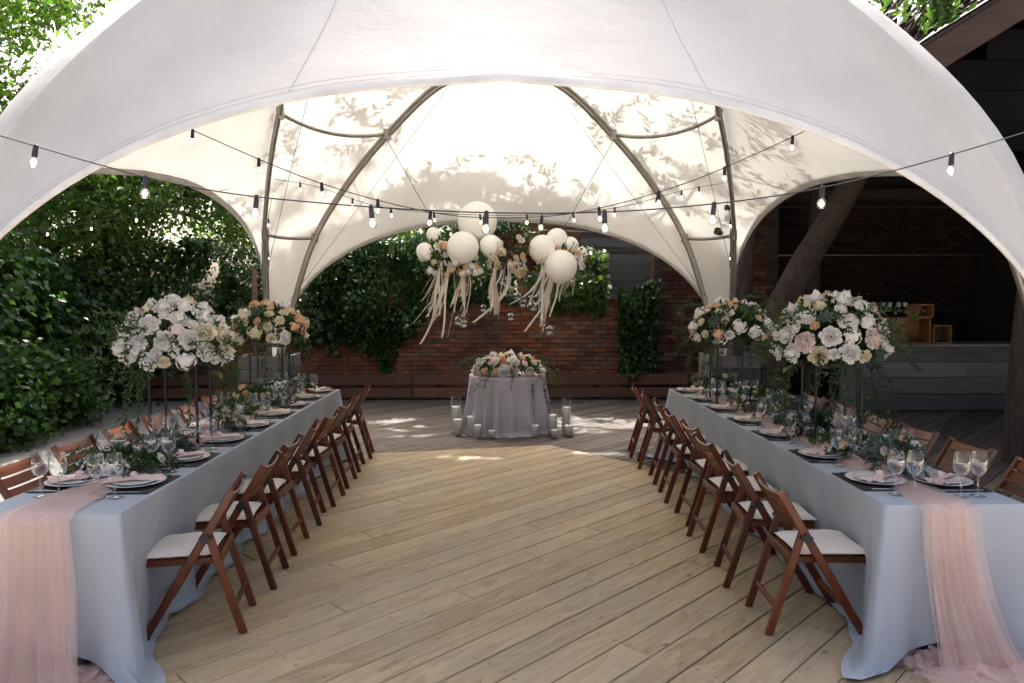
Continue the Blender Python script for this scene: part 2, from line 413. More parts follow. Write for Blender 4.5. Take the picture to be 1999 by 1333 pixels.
M['stitch'] = plain('stitching', (0.42, 0.41, 0.40), 0.8)

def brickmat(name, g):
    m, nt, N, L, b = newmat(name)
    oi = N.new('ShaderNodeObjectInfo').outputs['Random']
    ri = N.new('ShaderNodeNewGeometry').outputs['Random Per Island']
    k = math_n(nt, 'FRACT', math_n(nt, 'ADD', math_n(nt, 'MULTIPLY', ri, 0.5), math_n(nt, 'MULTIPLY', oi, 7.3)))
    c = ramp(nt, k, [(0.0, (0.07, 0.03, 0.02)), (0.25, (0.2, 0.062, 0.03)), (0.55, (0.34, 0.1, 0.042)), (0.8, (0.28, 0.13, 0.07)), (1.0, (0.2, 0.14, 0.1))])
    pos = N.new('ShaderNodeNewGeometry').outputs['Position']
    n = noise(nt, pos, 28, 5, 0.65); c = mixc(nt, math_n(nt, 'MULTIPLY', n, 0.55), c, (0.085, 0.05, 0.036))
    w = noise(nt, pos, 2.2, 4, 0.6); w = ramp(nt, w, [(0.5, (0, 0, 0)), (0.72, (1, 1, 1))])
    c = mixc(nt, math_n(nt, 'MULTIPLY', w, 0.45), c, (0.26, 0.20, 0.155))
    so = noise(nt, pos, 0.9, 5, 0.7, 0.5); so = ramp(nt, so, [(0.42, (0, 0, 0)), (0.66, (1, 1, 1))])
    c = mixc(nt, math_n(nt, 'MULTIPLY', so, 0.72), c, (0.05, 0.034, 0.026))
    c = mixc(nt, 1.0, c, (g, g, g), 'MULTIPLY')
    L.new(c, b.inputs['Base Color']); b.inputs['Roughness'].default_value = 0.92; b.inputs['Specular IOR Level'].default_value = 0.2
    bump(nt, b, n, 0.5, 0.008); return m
M['brick'] = brickmat('old_brick', 1.25); M['darkbrick'] = brickmat('soot_dark_brick', 0.13); M['dimbrick'] = brickmat('dim_brick', 0.55)  # bar and pier copies of the brick, multiplied down to carry shade
M['darkmortar'] = plain('dark_mortar', (0.05, 0.042, 0.038), 0.95, 0, 0.3, 0.2, 4)  # mortar to go with the shade-darkened brick copies

# ================================================================== SETTING
tag(put('ground', npmesh('ground', [(-300, -300, -0.09), (300, -300, -0.09), (300, 300, -0.09), (-300, 300, -0.09)], [(0, 1, 2, 3)], M['soil'])), kind='structure')
tag(put('paving', MB().box((-8, 5.5, -0.045), (10.0, 15, 0.05)).mesh('paving', M['stone'])), kind='structure')

tag(put('yard_paving', MB().box((0, -9.3, -0.05), (36, 21.6, 0.06)).mesh('yard_paving', M['yard'])), kind='structure')  # unseen pale ground behind the camera, added to bounce light forward

# ---- decks: boards laid at 45 degrees
D45 = Matrix.Rotation(R(45), 3, 'Z')
def clip(poly, a, b, c):
    """keep a*x+b*y<=c"""
    out = []
    for i in range(len(poly)):
        p, q = poly[i], poly[(i + 1) % len(poly)]
        dp, dq = a * p[0] + b * p[1] - c, a * q[0] + b * q[1] - c
        if dp <= 0: out.append(p)
        if dp * dq < 0:
            t = dp / (dp - dq); out.append((p[0] + (q[0] - p[0]) * t, p[1] + (q[1] - p[1]) * t))
    return out
def to_pq(p): s = math.sqrt(0.5); return ((p[0] + p[1]) * s, (p[1] - p[0]) * s)
LIGHT_XY = [(0.565, 8.45), (-2.7, 7.72), (-3.3, 7.0), (-3.3, -1.5), (4.6, -1.5), (4.6, 3.75), (1.52, 7.35)]
LIGHT = [to_pq(p) for p in LIGHT_XY]          # counter-clockwise
def clip_in(poly, conv):
    for i in range(len(conv)):
        a, b = conv[i], conv[(i + 1) % len(conv)]
        nx, ny = b[1] - a[1], -(b[0] - a[0])
        poly = clip(poly, nx, ny, nx * a[0] + ny * a[1])
        if len(poly) < 3: return []
    return poly
def inside(p, conv):
    for i in range(len(conv)):
        a, b = conv[i], conv[(i + 1) % len(conv)]
        if (b[0] - a[0]) * (p[1] - a[1]) - (b[1] - a[1]) * (p[0] - a[0]) < 0: return False
    return True
def plank(poly, top, thick, mat, parent):
    cx = sum(p[0] for p in poly) / len(poly); cyy = sum(p[1] for p in poly) / len(poly)
    n = len(poly); e = 0.004
    vs = [(p[0] - cx, p[1] - cyy, -thick) for p in poly] + [(p[0] - cx, p[1] - cyy, -e) for p in poly]
    # small eased edge
    for p in poly:
        dx, dy = p[0] - cx, p[1] - cyy
        vs.append((dx - math.copysign(min(e, abs(dx)), dx), dy - math.copysign(min(e, abs(dy)), dy), 0))
    fs = [tuple(range(n - 1, -1, -1)), tuple(range(2 * n, 3 * n))]
    for k in (0, n):
        fs += [(k + i, k + (i + 1) % n, k + n + (i + 1) % n, k + n + i) for i in range(n)]
    me = bpy.data.meshes.new('plank'); me.from_pydata(vs, [], fs); me.update(); me.materials.append(mat)
    w = D45 @ Vector((cx, cyy, 0))
    return put('plank', me, parent, (w.x, w.y, top + random.uniform(-0.0015, 0.0015)), (0, 0, R(45)))
light_deck = tag(empty('light_deck'), kind='structure')
rl = random.Random(3)
q = Q0_L - 40 * PITCH_L
while q < 9:
    p = -9 + rl.uniform(0, 3.5)
    while p < 11:
        ln = rl.choice([3.0, 3.6, 4.2]); gap = rl.choice([0.0035, 0.005, 0.008])
        poly = clip_in([(p + 0.002, q + gap / 2), (p + ln - 0.002, q + gap / 2), (p + ln - 0.002, q + PITCH_L - gap / 2), (p + 0.002, q + PITCH_L - gap / 2)], LIGHT)
        if len(poly) >= 3:
            xs = [a[0] for a in poly]
            cxy = D45 @ Vector((sum(xs) / len(xs), q, 0))
            if max(xs) - min(xs) > 0.05 and not (max((D45 @ Vector((a[0], a[1], 0))).y for a in poly) < 1.6): plank(poly, 0.0, 0.035, M['deck'], light_deck)
        p += ln
    q += PITCH_L
old_deck = tag(empty('weathered_deck'), kind='structure')
OLD = [to_pq(p) for p in [(8.6, 3.0), (8.6, 12.35), (-3.0, 12.35), (-3.0, 7.2), (0.2, 3.0)]]
q = -6.2
while q < 12:
    p = -6 + rl.uniform(0, 2.5)
    while p < 16:
        ln = 3.4
        poly = clip_in([(p + 0.002, q + 0.003), (p + ln - 0.002, q + 0.003), (p + ln - 0.002, q + 0.117), (p + 0.002, q + 0.117)], OLD)
        if len(poly) >= 3 and not all(inside(a, LIGHT) for a in poly) and max(a[0] for a in poly) - min(a[0] for a in poly) > 0.05:
            plank(poly, -0.008, 0.03, M['olddeck'], old_deck)
        p += ln
    q += 0.12

# ================================================================== DOME TENT
HW, YB, YF = 3.0, 9.5, 3.5
CXY = (0.0, 6.5)
RIB = catmull([(0, 0, 0), (0.09, -0.01, 0.8), (0.27, 0.01, 1.6), (0.60, 0.12, 2.5), (1.12, 0.36, 3.22), (1.72, 0.68, 3.8), (2.32, 1.02, 4.22), (3.0, 1.2, 4.42)], 6)
EDGE = catmull([(0, 0, 0), (0.03, 0.0, 0.72), (0.19, -0.02, 1.38), (0.46, -0.05, 1.86), (0.86, -0.08, 2.22), (1.42, -0.12, 2.50), (2.15, -0.16, 2.68), (3.0, -0.17, 2.74)], 6)
EDGE_S = catmull([(0, 0, 0), (0.02, 0.0, 0.95), (0.09, -0.02, 1.78), (0.28, -0.04, 2.26), (0.72, -0.08, 2.60), (1.35, -0.12, 2.79), (2.1, -0.15, 2.855), (3.0, -0.16, 2.80)], 6)
EDGE_R = catmull([(0, 0, 0), (0.03, 0.0, 0.72), (0.19, -0.02, 1.38), (0.46, -0.05, 1.86), (0.86, -0.08, 2.2), (1.42, -0.12, 2.47), (2.15, -0.15, 2.67), (3.0, -0.16, 2.80)], 6)
EDGE_F = EDGE.copy(); EDGE_F[:, 2] -= np.minimum(1, EDGE[:, 2] / 1.4) * (0.04 + 0.06 * (1 - EDGE[:, 0] / 3))
NS = len(RIB)
def corner_pt(ci, a, b, z):
    """ci: (sx,sy) corner; a inwards along x, b inwards along y"""
    sx, sy = ci
    return Vector((sx * (HW - a), CXY[1] + sy * (HW - b), z))
def panel_pt(ci, s, t):
    a, b, z = RIB[s]
    A = corner_pt(ci, b, a, z); B = corner_pt(ci, a, b, z)
    P = A.lerp(B, t); w = (A - B).length
    out = Vector((ci[0], ci[1], 0.25)).normalized()
    bl = 0.06 if z < 4 else 0.06 + 0.05 * min(1, (z - 4) / 0.4)
    return P + out * (4 * t * (1 - t) * w * bl)
tent = empty('dome_tent', (0, 0, 0), 0, 'white translucent dome tent on arched steel ribs over both tables', 'tent')
TT = 10
for ci in ((-1, 1), (1, 1), (-1, -1), (1, -1)):
    g = [[panel_pt(ci, s, t / TT) for t in range(TT + 1)] for s in range(NS)]
    MB().grid(g).build('leg_panel', M['tent'], tent)
    # crown quarter up to the top of the dome
    top = Vector((0, CXY[1], 4.86)); rows = []
    for r in range(9):
        k = r / 8; row = []
        for t in range(TT + 1):
            E = panel_pt(ci, NS - 1, t / TT); P = E.lerp(top, k); P.z = E.z + (top.z - E.z) * math.sin(k * math.pi / 2); row.append(P)
        rows.append(row)
    MB().grid(rows).build('crown_panel', M['tent'], tent)
def arch(side, C, C2=None):
    """full arch polyline of curve C on a side: 0 back,1 left,2 front,3 right"""
    pts = []
    C2 = C if C2 is None else C2
    order = [(C[i], -1) for i in range(len(C))] + [(C2[i], 1) for i in range(len(C) - 2, -1, -1)]
    for (a, b, z), sg in order:
        if side == 0: pts.append(Vector((sg * (HW - a), YB - b, z)))
        elif side == 2: pts.append(Vector((sg * (HW - a), YF + b, z)))
        elif side == 1: pts.append(Vector((-HW + b, CXY[1] + sg * (HW - a), z)))
        else: pts.append(Vector((HW - b, CXY[1] + sg * (HW - a), z)))
    return pts
cen = Vector((0, 6.5, 1.6))
for side in range(4):
    rb, eg = arch(side, RIB), arch(side, {0: EDGE, 2: EDGE_F}.get(side, EDGE_R), None if side in (0, 2) else EDGE_S)
    KV = 8; g = []
    for k in range(KV + 1):
        t = k / KV
        row = []
        for a, b in zip(rb, eg):
            P = a.lerp(b, t); inn = (cen - P); inn.z = 0; inn.normalize()
            row.append(P + inn * (0.10 * math.sin(math.pi * t) * (a - b).length * 0.55))
        g.append(row)
    vis = MB().grid(g).build('arch_visor', M['tent'], tent)
    # hem: a doubled band hanging on the opening edge, with its two seams
    hb = []
    up = []
    for i, (a, b) in enumerate(zip(rb, eg)):
        d = (a - b); L_ = max(d.length, 1e-4); d = d / L_; up.append(d)
    outn = {0: Vector((0, 1, 0)), 1: Vector((-1, 0, 0)), 2: Vector((0, -1, 0)), 3: Vector((1, 0, 0))}[side]
    rows = []
    for w, o in ((0.055, 0.006), (0.0, 0.012), (-0.012, 0.0), (0.0, -0.012), (0.055, -0.006)):
        rows.append([b + d * min(w, (a - b).length * 0.5) + outn * o for a, b, d in zip(rb, eg, up)])
    hem = MB().grid(rows).build('hem', M['hem'], tent)
    for w in (0.066, 0.10):
        MB().tube([b + d * min(w, (a - b).length * 0.55) + outn * 0.011 for a, b, d in list(zip(rb, eg, up))[6:-6]], 0.0016, 4).build('seam', M['stitch'], hem)
    # panel seams running up the visor
    for tgt in (-0.78, 0.8):
        i = min(range(len(rb)), key=lambda q_: abs((rb[q_].x if side in (0, 2) else rb[q_].y - CXY[1]) - tgt) + (9 if rb[q_].z < 2 else 0))
        MB().tube([g[k][i] + outn * 0.003 for k in range(KV + 1)], 0.0014, 4).build('seam', M['stitch' if abs(tgt) in (0.78, 0.8) else 'weld'], vis)
    # twin steel ribs inside the fabric
    for dz in (0.0, 0.055):
        pts = []
        for p in rb:
            inn = cen - p; inn.normalize(); pts.append(p + inn * 0.045 + (Vector((0, 0, -dz)) if p.z > 2.6 else inn * dz))
        MB().tube(pts, 0.025, 8).build('arch_rib', M['steel'], tent)
for ci in ((-1, 1), (1, 1), (-1, -1), (1, -1)):
    for zt in (2.47, 3.72):
        s = min(range(NS), key=lambda i: abs(RIB[i][2] - zt))
        pts = []
        for t in np.linspace(0, 1, 13):
            p = panel_pt(ci, s, t); inn = cen - p; inn.normalize(); pts.append(p + inn * 0.06 - Vector((0, 0, (0.11 if zt > 3 else 0.03) * 4 * t * (1 - t))))
        MB().tube(pts, 0.02, 8).build('cross_strut', M['steel'], tent)
    # plates at the joints
    for zt in ((2.47, 3.72) if ci[1] > 0 else ()):
        s = min(range(NS), key=lambda i: abs(RIB[i][2] - zt))
        for t in (0, 1):
            p = panel_pt(ci, s, t); inn = cen - p; inn.normalize(); p = p + inn * 0.07
            MB().bar(p + Vector((0, 0, -0.06)), p + Vector((0, 0, 0.06)), 0.075, 0.06, inn).build('joint_plate', M['steel'], tent)
# stay wires
for x in (-1, 1):
    s = min(range(NS), key=lambda i: abs(RIB[i][2] - 3.72))
    a, b, z = RIB[s]; top = Vector((x * (HW - a), YB - b - 0.06, z - 0.06))
    MB().tube([top, Vector((x * 0.75, 8.6, 2.55))], 0.004, 4).build('stay_wire', M['wire'], tent)
    MB().tube([Vector((x * 0.3, 8.3, 4.45)), Vector((x * 2.72, 9.2, 1.6))], 0.003, 4).build('stay_wire', M['wire'], tent)
    MB().tube([Vector((x * 1.7, 7.2, 4.3)), Vector((x * 2.85, 9.0, 2.1))], 0.003, 4).build('stay_wire', M['wire'], tent)
# timber boxes round the feet of the rear legs
for x, lab in ((-1, 'grey plank ballast box round the tent foot behind the left table'), (1, 'grey plank ballast box round the tent foot behind the right table')):
    bx = empty('ballast_box', (x * 2.98, 9.42, 0), 0, lab, 'planter box', 'ballast boxes on the tent feet')
    for k in range(6):
        z = 0.09 + k * 0.165
        for s in (-1, 1):
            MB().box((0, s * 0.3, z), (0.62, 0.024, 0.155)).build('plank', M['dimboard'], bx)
            MB().box((s * 0.3, 0, z), (0.024, 0.575, 0.155)).build('plank', M['dimboard'], bx)

# ================================================================== WALLS
BW, BH, BP = 0.252, 0.068, 0.078
def brick_mesh(seed):
    r = random.Random(seed); mb = MB(); c = 0.006
    x, y, z = (BW - 0.012) / 2, 0.055, BH / 2
    j = lambda: r.uniform(-0.003, 0.003)
    vs = []
    for (sx, sz) in ((-1, -1), (1, -1), (1, 1), (-1, 1)): vs.append((sx * x + j(), y, sz * z + j()))
    for (sx, sz) in ((-1, -1), (1, -1), (1, 1), (-1, 1)): vs.append((sx * x + j(), -y + c, sz * z + j()))
    for (sx, sz) in ((-1, -1), (1, -1), (1, 1), (-1, 1)): vs.append((sx * (x - c) + j(), -y + j(), sz * (z - c) + j()))
    fs = [(8, 9, 10, 11)] + [(a + i, a + (i + 1) % 4, a + 4 + (i + 1) % 4, a + 4 + i) for a in (0, 4) for i in range(4)]
    return mb.add(vs, fs)
BRICKS = [brick_mesh(i) for i in range(6)]
BRICK_ME = [b.mesh('brick', M['brick']) for b in BRICKS]

def brick_wall(name, label, L_, H_, loc, rz, single=None, cat='wall', thick=0.24, mat=None):
    """wall along local X 0..L_, face towards local -Y"""
    w = empty(name, loc, rz, label, cat)
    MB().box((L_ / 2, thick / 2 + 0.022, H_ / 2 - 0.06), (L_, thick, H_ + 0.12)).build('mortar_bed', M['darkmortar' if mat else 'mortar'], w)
    rest = MB(); r = random.Random(hash(label) % 999 if False else len(label)); spots = []
    for row in range(int(H_ / BP)):
        z = 0.04 + row * BP; x = (BW / 2 if row % 2 else 0) + BW / 2
        while x < L_ - BW * 0.4:
            spots.append((x, z)); x += BW
    chosen = set()
    if single:
        inb = [s for s in spots if single(s[0], s[1])]
        chosen = set(inb[:300])
    for s in spots:
        k = r.randrange(6); dy = r.uniform(-0.009, 0.012); flip = r.choice((0, math.pi))
        if s in chosen: put('brick', BRICK_ME[k], w, (s[0], 0.035 + dy, s[1]), (0, flip, 0))
        else:
            b = BRICKS[k]; sg = -1 if flip else 1
            rest.add([(s[0] + v[0], 0.035 + dy + v[1], s[1] + v[2]) for v in b.v], b.f)
    o = rest.build('brick', M[mat or 'brick'], w); o.name = 'brickwork'; o['kind'] = 'stuff'
    return w
bw = brick_wall('brick_wall', 'weathered red brick garden wall behind the round table', 9.4, 1.72, (-6.7, 12.7, 0), 0,
                lambda x, z: 3.95 < x < 9.2 and 0.45 < z < 1.72 and not (z > 1.3 and x < 6.1))
# stone coping along the low wall
for k in range(13):
    MB().box((0.37 + k * 0.723, 0.14, 1.745), (0.715, 0.34, 0.05)).build('coping_stone', M['stone'], bw)
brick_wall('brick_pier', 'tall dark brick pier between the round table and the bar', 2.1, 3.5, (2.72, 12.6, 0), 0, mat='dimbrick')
brick_wall('side_brick_wall', 'brick side wall hidden under dark creeper beside the left table', 8.6, 2.3, (-6.75, 4.2, 0), R(90))
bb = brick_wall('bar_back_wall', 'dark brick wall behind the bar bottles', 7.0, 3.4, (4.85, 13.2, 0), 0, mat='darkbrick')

# neighbour's gable far behind the wall
nb = empty('neighbour_house', (0.4, 17.5, 0), 0, 'dark brick house end with a sloping roof seen over the garden wall', 'house')
MB().add([(0, 0, 0), (8, 0, 0), (8, 0, 6.0), (5, 0, 6.0), (0, 0, 3.6), (0, 4, 0), (8, 4, 0), (8, 4, 6), (5, 4, 6), (0, 4, 3.6)],
         [(0, 1, 2, 3, 4), (9, 8, 7, 6, 5), (0, 4, 9, 5), (4, 3, 8, 9), (3, 2, 7, 8)]).build('wall', M['brick'], nb)
MB().bar((-0.4, -0.1, 3.45), (5.2, -0.1, 6.15), 0.3, 0.16).build('roof_edge', M['darktimber'], nb)
# weathered board panel with wires on the wall
pn = empty('board_fence', (1.45, 13.05, 1.77), 0, 'weathered grey board fence with wires standing on the brick wall', 'fence')
for k in range(8):
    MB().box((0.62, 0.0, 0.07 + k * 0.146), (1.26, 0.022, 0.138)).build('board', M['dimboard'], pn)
for x in (0.06, 1.2): MB().box((x, 0.045, 0.65), (0.07, 0.06, 1.3)).build('post', M['darktimber'], pn)
for k in range(7):
    z = 0.12 + k * 0.17; MB().tube([(-1.0, -0.12, z + 0.02), (0.2, -0.1, z - 0.02), (1.3, -0.12, z + 0.03)], 0.006, 5).build('wire', M['wire'], pn)
# wire mesh frame on the wall behind the ribbons
tr = empty('wire_trellis', (-0.75, 12.55, 0.98), 0, 'square wire trellis on the wall behind the hanging ribbons', 'trellis')
for k in range(9): MB().tube([(k * 0.09, 0, 0), (k * 0.09, 0, 0.95)], 0.004, 4).build('upright_wire', M['wire'], tr)
for k in range(10): MB().tube([(0, -0.008, k * 0.105), (0.72, -0.008, k * 0.105)], 0.004, 4).build('cross_wire', M['wire'], tr)

# low timber edging along the foot of the wall
ed = empty('timber_edging', (-6.6, 12.32, 0), 0, 'low red brown plank edging along the foot of the brick wall', 'edging')
for r_, z in ((0, 0.115), (1, 0.34)):
    x = 0
    for ln in (2.4, 2.7, 2.2, 2.5):
        MB().bar((x + 0.01, 0, z), (x + ln - 0.01, 0, z), 0.05, 0.17 if r_ == 0 else 0.18, ch=0.12).build('board', M['edging'], ed); x += ln
for k in range(8): MB().box((0.15 + k * 1.35, 0.07, 0.22), (0.09, 0.08, 0.44)).build('post', M['darktimber'], ed)

# ================================================================== FOLIAGE
def leaf_mesh(name, P, size, mat, rng, asp=0.45, upbias=0.5, dirs=None, droop=0.0):
    """one folded two-triangle leaf for each point"""
    n = len(P); P = np.asarray(P, float)
    if np.isscalar(size): size = size * rng.uniform(0.6, 1.3, n)
    ax = rng.normal(size=(n, 3)) if dirs is None else np.asarray(dirs, float) + rng.normal(size=(n, 3)) * 0.35
    ax[:, 2] -= droop; ax /= np.linalg.norm(ax, axis=1)[:, None]
    up = rng.normal(size=(n, 3)); up[:, 2] += upbias * 3
    sd = np.cross(ax, up); sd /= (np.linalg.norm(sd, axis=1)[:, None] + 1e-9)
    nm = np.cross(sd, ax)
    s = size[:, None]
    base = P; tip = P + ax * s; mid = P + ax * s * 0.45
    l = mid + sd * s * asp * 0.5 + nm * s * 0.10; r = mid - sd * s * asp * 0.5 + nm * s * 0.10
    V = np.stack([base, l, tip, r], 1).reshape(-1, 3)
    i = np.arange(n)[:, None] * 4
    F = np.concatenate([i + np.array([[0, 2, 1]]), i + np.array([[0, 3, 2]])], 0)
    return npmesh(name, V, F, mat)

def crown_points(c, rad, ncl, per, cr, rng, shell=0.45):
    d = rng.normal(size=(ncl, 3)); d /= np.linalg.norm(d, axis=1)[:, None]
    rr = rng.uniform(shell ** 3, 1, ncl) ** (1 / 3)
    C = np.array(c) + d * rr[:, None] * np.array(rad)
    P = np.repeat(C, per, 0) + rng.normal(size=(ncl * per, 3)) * cr * rng.uniform(0.5, 1.3, ncl).repeat(per)[:, None] * np.array([1, 1, 0.7])
    return C, P

def limb(mb, p0, p1, r0, r1, rng, n=7, wig=0.12):
    p0, p1 = np.array(p0, float), np.array(p1, float); L_ = np.linalg.norm(p1 - p0)
    pts = [p0 + (p1 - p0) * t + (rng.normal(size=3) * wig * L_ * 0.15 if 0 < t < 1 else 0) for t in np.linspace(0, 1, n)]
    mb.tube(pts, list(np.linspace(r0, r1, n)), 7)

def sun_floor(P, z=0.0):
    t = (P[:, 2] - z) / SUN_DIR.z
    return P[:, 0] - SUN_DIR.x * t, P[:, 1] - SUN_DIR.y * t

def tree(name, label, base, crowns, mat, seed, trunk_r=0.18, leaf=0.1, keep=None, asp=0.42, group='garden trees round the tent', tmat=None, lean=None):
    rng = np.random.default_rng(seed)
    t = empty(name, base, 0, label, 'tree', group)
    b = np.array(base, float); allP = []; tk = MB()
    top = np.array(crowns[0][0], float) - b if lean is None else np.array(lean, float) - b
    top = top * np.array([1, 1, 0.92])
    limb(tk, (0, 0, -0.05), top, trunk_r, trunk_r * 0.45, rng, 9, 0.2)
    for c, rad, ncl, per, cr in crowns:
        C, P = crown_points(np.array(c) - b, rad, ncl, per, cr, rng)
        allP.append(P)
        st = top * rng.uniform(0.6, 0.98)
        limb(tk, st, np.array(c) - b, trunk_r * (0.5 if keep is not gap else 0.3), trunk_r * (0.22 if keep is not gap else 0.1), rng)
        for q_ in C[rng.permutation(len(C))[:(26 if keep is not gap else 7)]]:
            s0 = np.array(c) - b; limb(tk, s0 + (q_ - s0) * 0.05 + (st - s0) * rng.uniform(0, 0.5), q_, trunk_r * (0.16 if keep is not gap else 0.07), 0.006, rng, 5, 0.25)
    P = np.vstack(allP)
    if keep is not None: P = P[keep(P + b, rng)]
    tk.build('trunk', tmat or M['limb'], t)
    put('crown', leaf_mesh('crown', P, leaf, mat, rng, asp, 0.4, droop=0.25), t)
    return t

def gap(P, rng):  # drops leaves along the sun's path to place sun patches on the deck
    fx, fy = sun_floor(P)
    k = np.ones(len(P), bool)
    for x, y, rx, ry in ((1.3, 9.75, 0.75, 0.34), (1.65, 10.5, 0.75, 0.32), (0.95, 10.2, 0.4, 0.36), (2.0, 10.15, 0.5, 0.3), (-1.25, 9.65, 0.42, 0.3), (-1.6, 10.15, 0.36, 0.24), (-1.45, 10.6, 0.26, 0.22)):
        k &= ~((((fx - x) / rx) ** 2 + ((fy - y) / ry) ** 2) < rng.uniform(0.6, 1.1, len(P)))
    # higher up the crown is thinned so sun dapples the tent fabric
    t = (P[:, 1] - 9.67) / SUN_DIR.y; h = P[:, 2] - SUN_DIR.z * t; xx = P[:, 0] - SUN_DIR.x * t
    thr = np.clip((h - 2.75) / 0.6, 0, 1) * np.clip((h - 2.0) / 3.0, 0.5, 1.0)
    k &= (wave(xx * 0.55, h * 0.6, 401, 5) * 1.25 + 0.5) > thr * 1.15
    return k
def loose(P, rng):
    return (wave(P[:, 1] * 0.5 + P[:, 0] * 0.3, P[:, 2] * 0.55, 77, 4) + rng.uniform(-0.25, 0.25, len(P))) > -0.38
# trees along the left side, behind the side wall
tree('garden_tree', 'sunlit leafy tree rising over the upper corner of the tent', (-9.2, 9.0, 0),
     [((-8.6, 8.8, 5.0), (2.2, 2.8, 2.0), 240, 60, 0.28), ((-7.8, 10.2, 6.6), (2.0, 2.4, 1.5), 170, 60, 0.28), ((-9.6, 8.2, 7.6), (2.0, 2.2, 1.6), 120, 60, 0.28)], M['leaf_light'], 11, 0.2, 0.15, loose)
tree('garden_tree', 'dark limbed tree seen through the side arch of the tent', (-7.6, 11.4, 0),
     [((-7.2, 11.6, 3.5), (2.0, 1.6, 1.6), 280, 60, 0.25), ((-6.2, 12.9, 4.2), (1.7, 1.3, 1.4), 160, 60, 0.25), ((-5.0, 14.2, 3.9), (1.5, 1.0, 1.7), 160, 60, 0.25)], M['leaf_light'], 12, 0.17, 0.13)
tree('garden_tree', 'thick tree over the side wall close to the near end of the left table', (-8.4, 6.6, 0),
     [((-7.7, 7.2, 3.3), (1.4, 2.2, 1.5), 240, 60, 0.25)], M['leaf_light'], 13, 0.16, 0.13)
# tree behind the wall: its leaves throw the shadows on the tent and the deck, with gaps where sun reaches the deck
sht = tree('shade_tree', 'broad tree behind the brick wall shading the back of the tent', (-1.2, 14.6, 0),
     [((-1.8, 15.3, 8.2), (2.2, 1.7, 2.4), 330, 60, 0.3), ((1.9, 15.2, 7.6), (2.2, 1.6, 2.2), 330, 60, 0.3), ((0.0, 14.9, 6.0), (3.0, 1.2, 1.9), 420, 60, 0.3), ((-3.8, 15.3, 9.6), (1.1, 1.2, 1.9), 60, 50, 0.3), ((-6.0, 15.2, 9.8), (1.2, 1.0, 2.0), 24, 45, 0.3), ((2.4, 15.5, 10.4), (1.6, 1.2, 1.7), 80, 50, 0.3), ((-1.2, 15.4, 10.0), (1.9, 1.1, 1.3), 60, 50, 0.3), ((-3.0, 15.6, 11.6), (0.8, 0.9, 1.0), 20, 50, 0.28), ((-0.9, 15.0, 8.9), (3.4, 0.8, 0.7), 460, 60, 0.3)], M['leaf'], 14, 0.22, 0.12, gap)
# low boughs of that tree reaching over the rear of the tent: leaf by leaf shadows on the fabric
def boughs():
    rng = np.random.default_rng(88); P, D = [], []; stems = MB()
    b = np.array([-1.2, 14.6, 0])
    for x0, x1, y0, y1, z0, z1, n in ((-3.1, -1.0, 9.3, 10.6, 4.2, 5.6, 24), (1.0, 3.0, 9.3, 10.6, 3.9, 5.2, 26), (-1.6, 1.4, 10.0, 10.9, 3.7, 4.6, 22), (2.2, 3.6, 8.2, 9.8, 4.3, 5.6, 14)):
        for i in range(n):
            p = np.array([rng.uniform(x0, x1), rng.uniform(y0, y1), rng.uniform(z0, z1)]) - b
            d = np.array([rng.normal() * 0.8, -1.0 + rng.normal() * 0.5, rng.normal() * 0.35])
            pts = sprig(P, D, p, d, int(rng.integers(9, 16)), 0.062, rng, 0.05, 1.0); stems.tube(pts[:4], 0.004, 4)
        c = np.array([(x0 + x1) / 2, (y0 + y1) / 2 + 0.4, (z0 + z1) / 2]) - b
        limb(stems, (0.2, 0.2, 6.0), c, 0.04, 0.012, rng, 8, 0.1)
    P = np.array(P); D = np.array(D); W = P + b
    ok = (W[:, 1] > 9.85) | (W[:, 2] > 2.74 + 1.23 * (9.67 - W[:, 1]) + np.where(np.abs(W[:, 0]) > 1.2, 0.5, 0.3))
    put('bough_leaves', leaf_mesh('bough_leaves', P[ok], 0.115, M['leaf'], rng, 0.36, 0.4, D[ok]), sht)['kind'] = 'stuff'
    stems.build('boughs', M['limb'], sht)['kind'] = 'stuff'
LATER = [boughs]
tree('shade_tree', 'green tree leaves showing over the low wall under the arch', (-3.2, 13.9, 0),
     [((-2.7, 13.8, 2.35), (1.5, 0.6, 0.85), 150, 60, 0.18), ((-0.7, 14.0, 2.9), (1.3, 0.5, 0.8), 90, 60, 0.18)], M['leaf_light'], 15, 0.1, 0.11)
# leaning tree by the bar: trunk goes up through the roof, crown over it
rng = np.random.default_rng(21)
lt = empty('leaning_tree', (3.5, 9.55, 0), 0, 'thick leaning brown tree trunk growing up through the bar roof', 'tree', 'garden trees round the tent')
pts = [(-0.05, 0, -0.02), (0.0, 0, 0.7), (0.12, 0, 1.35), (0.42, 0, 2.05), (0.8, 0, 2.7), (1.25, 0.05, 3.5), (1.5, 0.1, 4.2), (1.6, 0.1, 4.9)]
tk = MB().tube(catmull(pts, 5), list(np.interp(np.linspace(0, 1, 36), [0, 0.15, 0.4, 1], [0.34, 0.26, 0.18, 0.12])), 18)
tk.tube(catmull([(-0.2, 0.35, -0.02), (-0.25, 0.4, 1.0), (-0.2, 0.45, 2.0), (-0.1, 0.45, 3.2), (0.1, 0.4, 4.4)], 5), list(np.linspace(0.22, 0.13, 21)), 14)
C, P = crown_points((2.6, -1.2, 7.4), (2.8, 3.0, 1.1), 80, 60, 0.3, rng)
C2, P2 = crown_points((0.40, -2.5, 4.42), (0.48, 0.6, 0.34), 15, 34, 0.1, rng)
for q_ in list(C[:20]) + list(C2[:10]): limb(tk, (1.6, 0.1, 4.8), q_, 0.035, 0.006, rng, 6, 0.2)
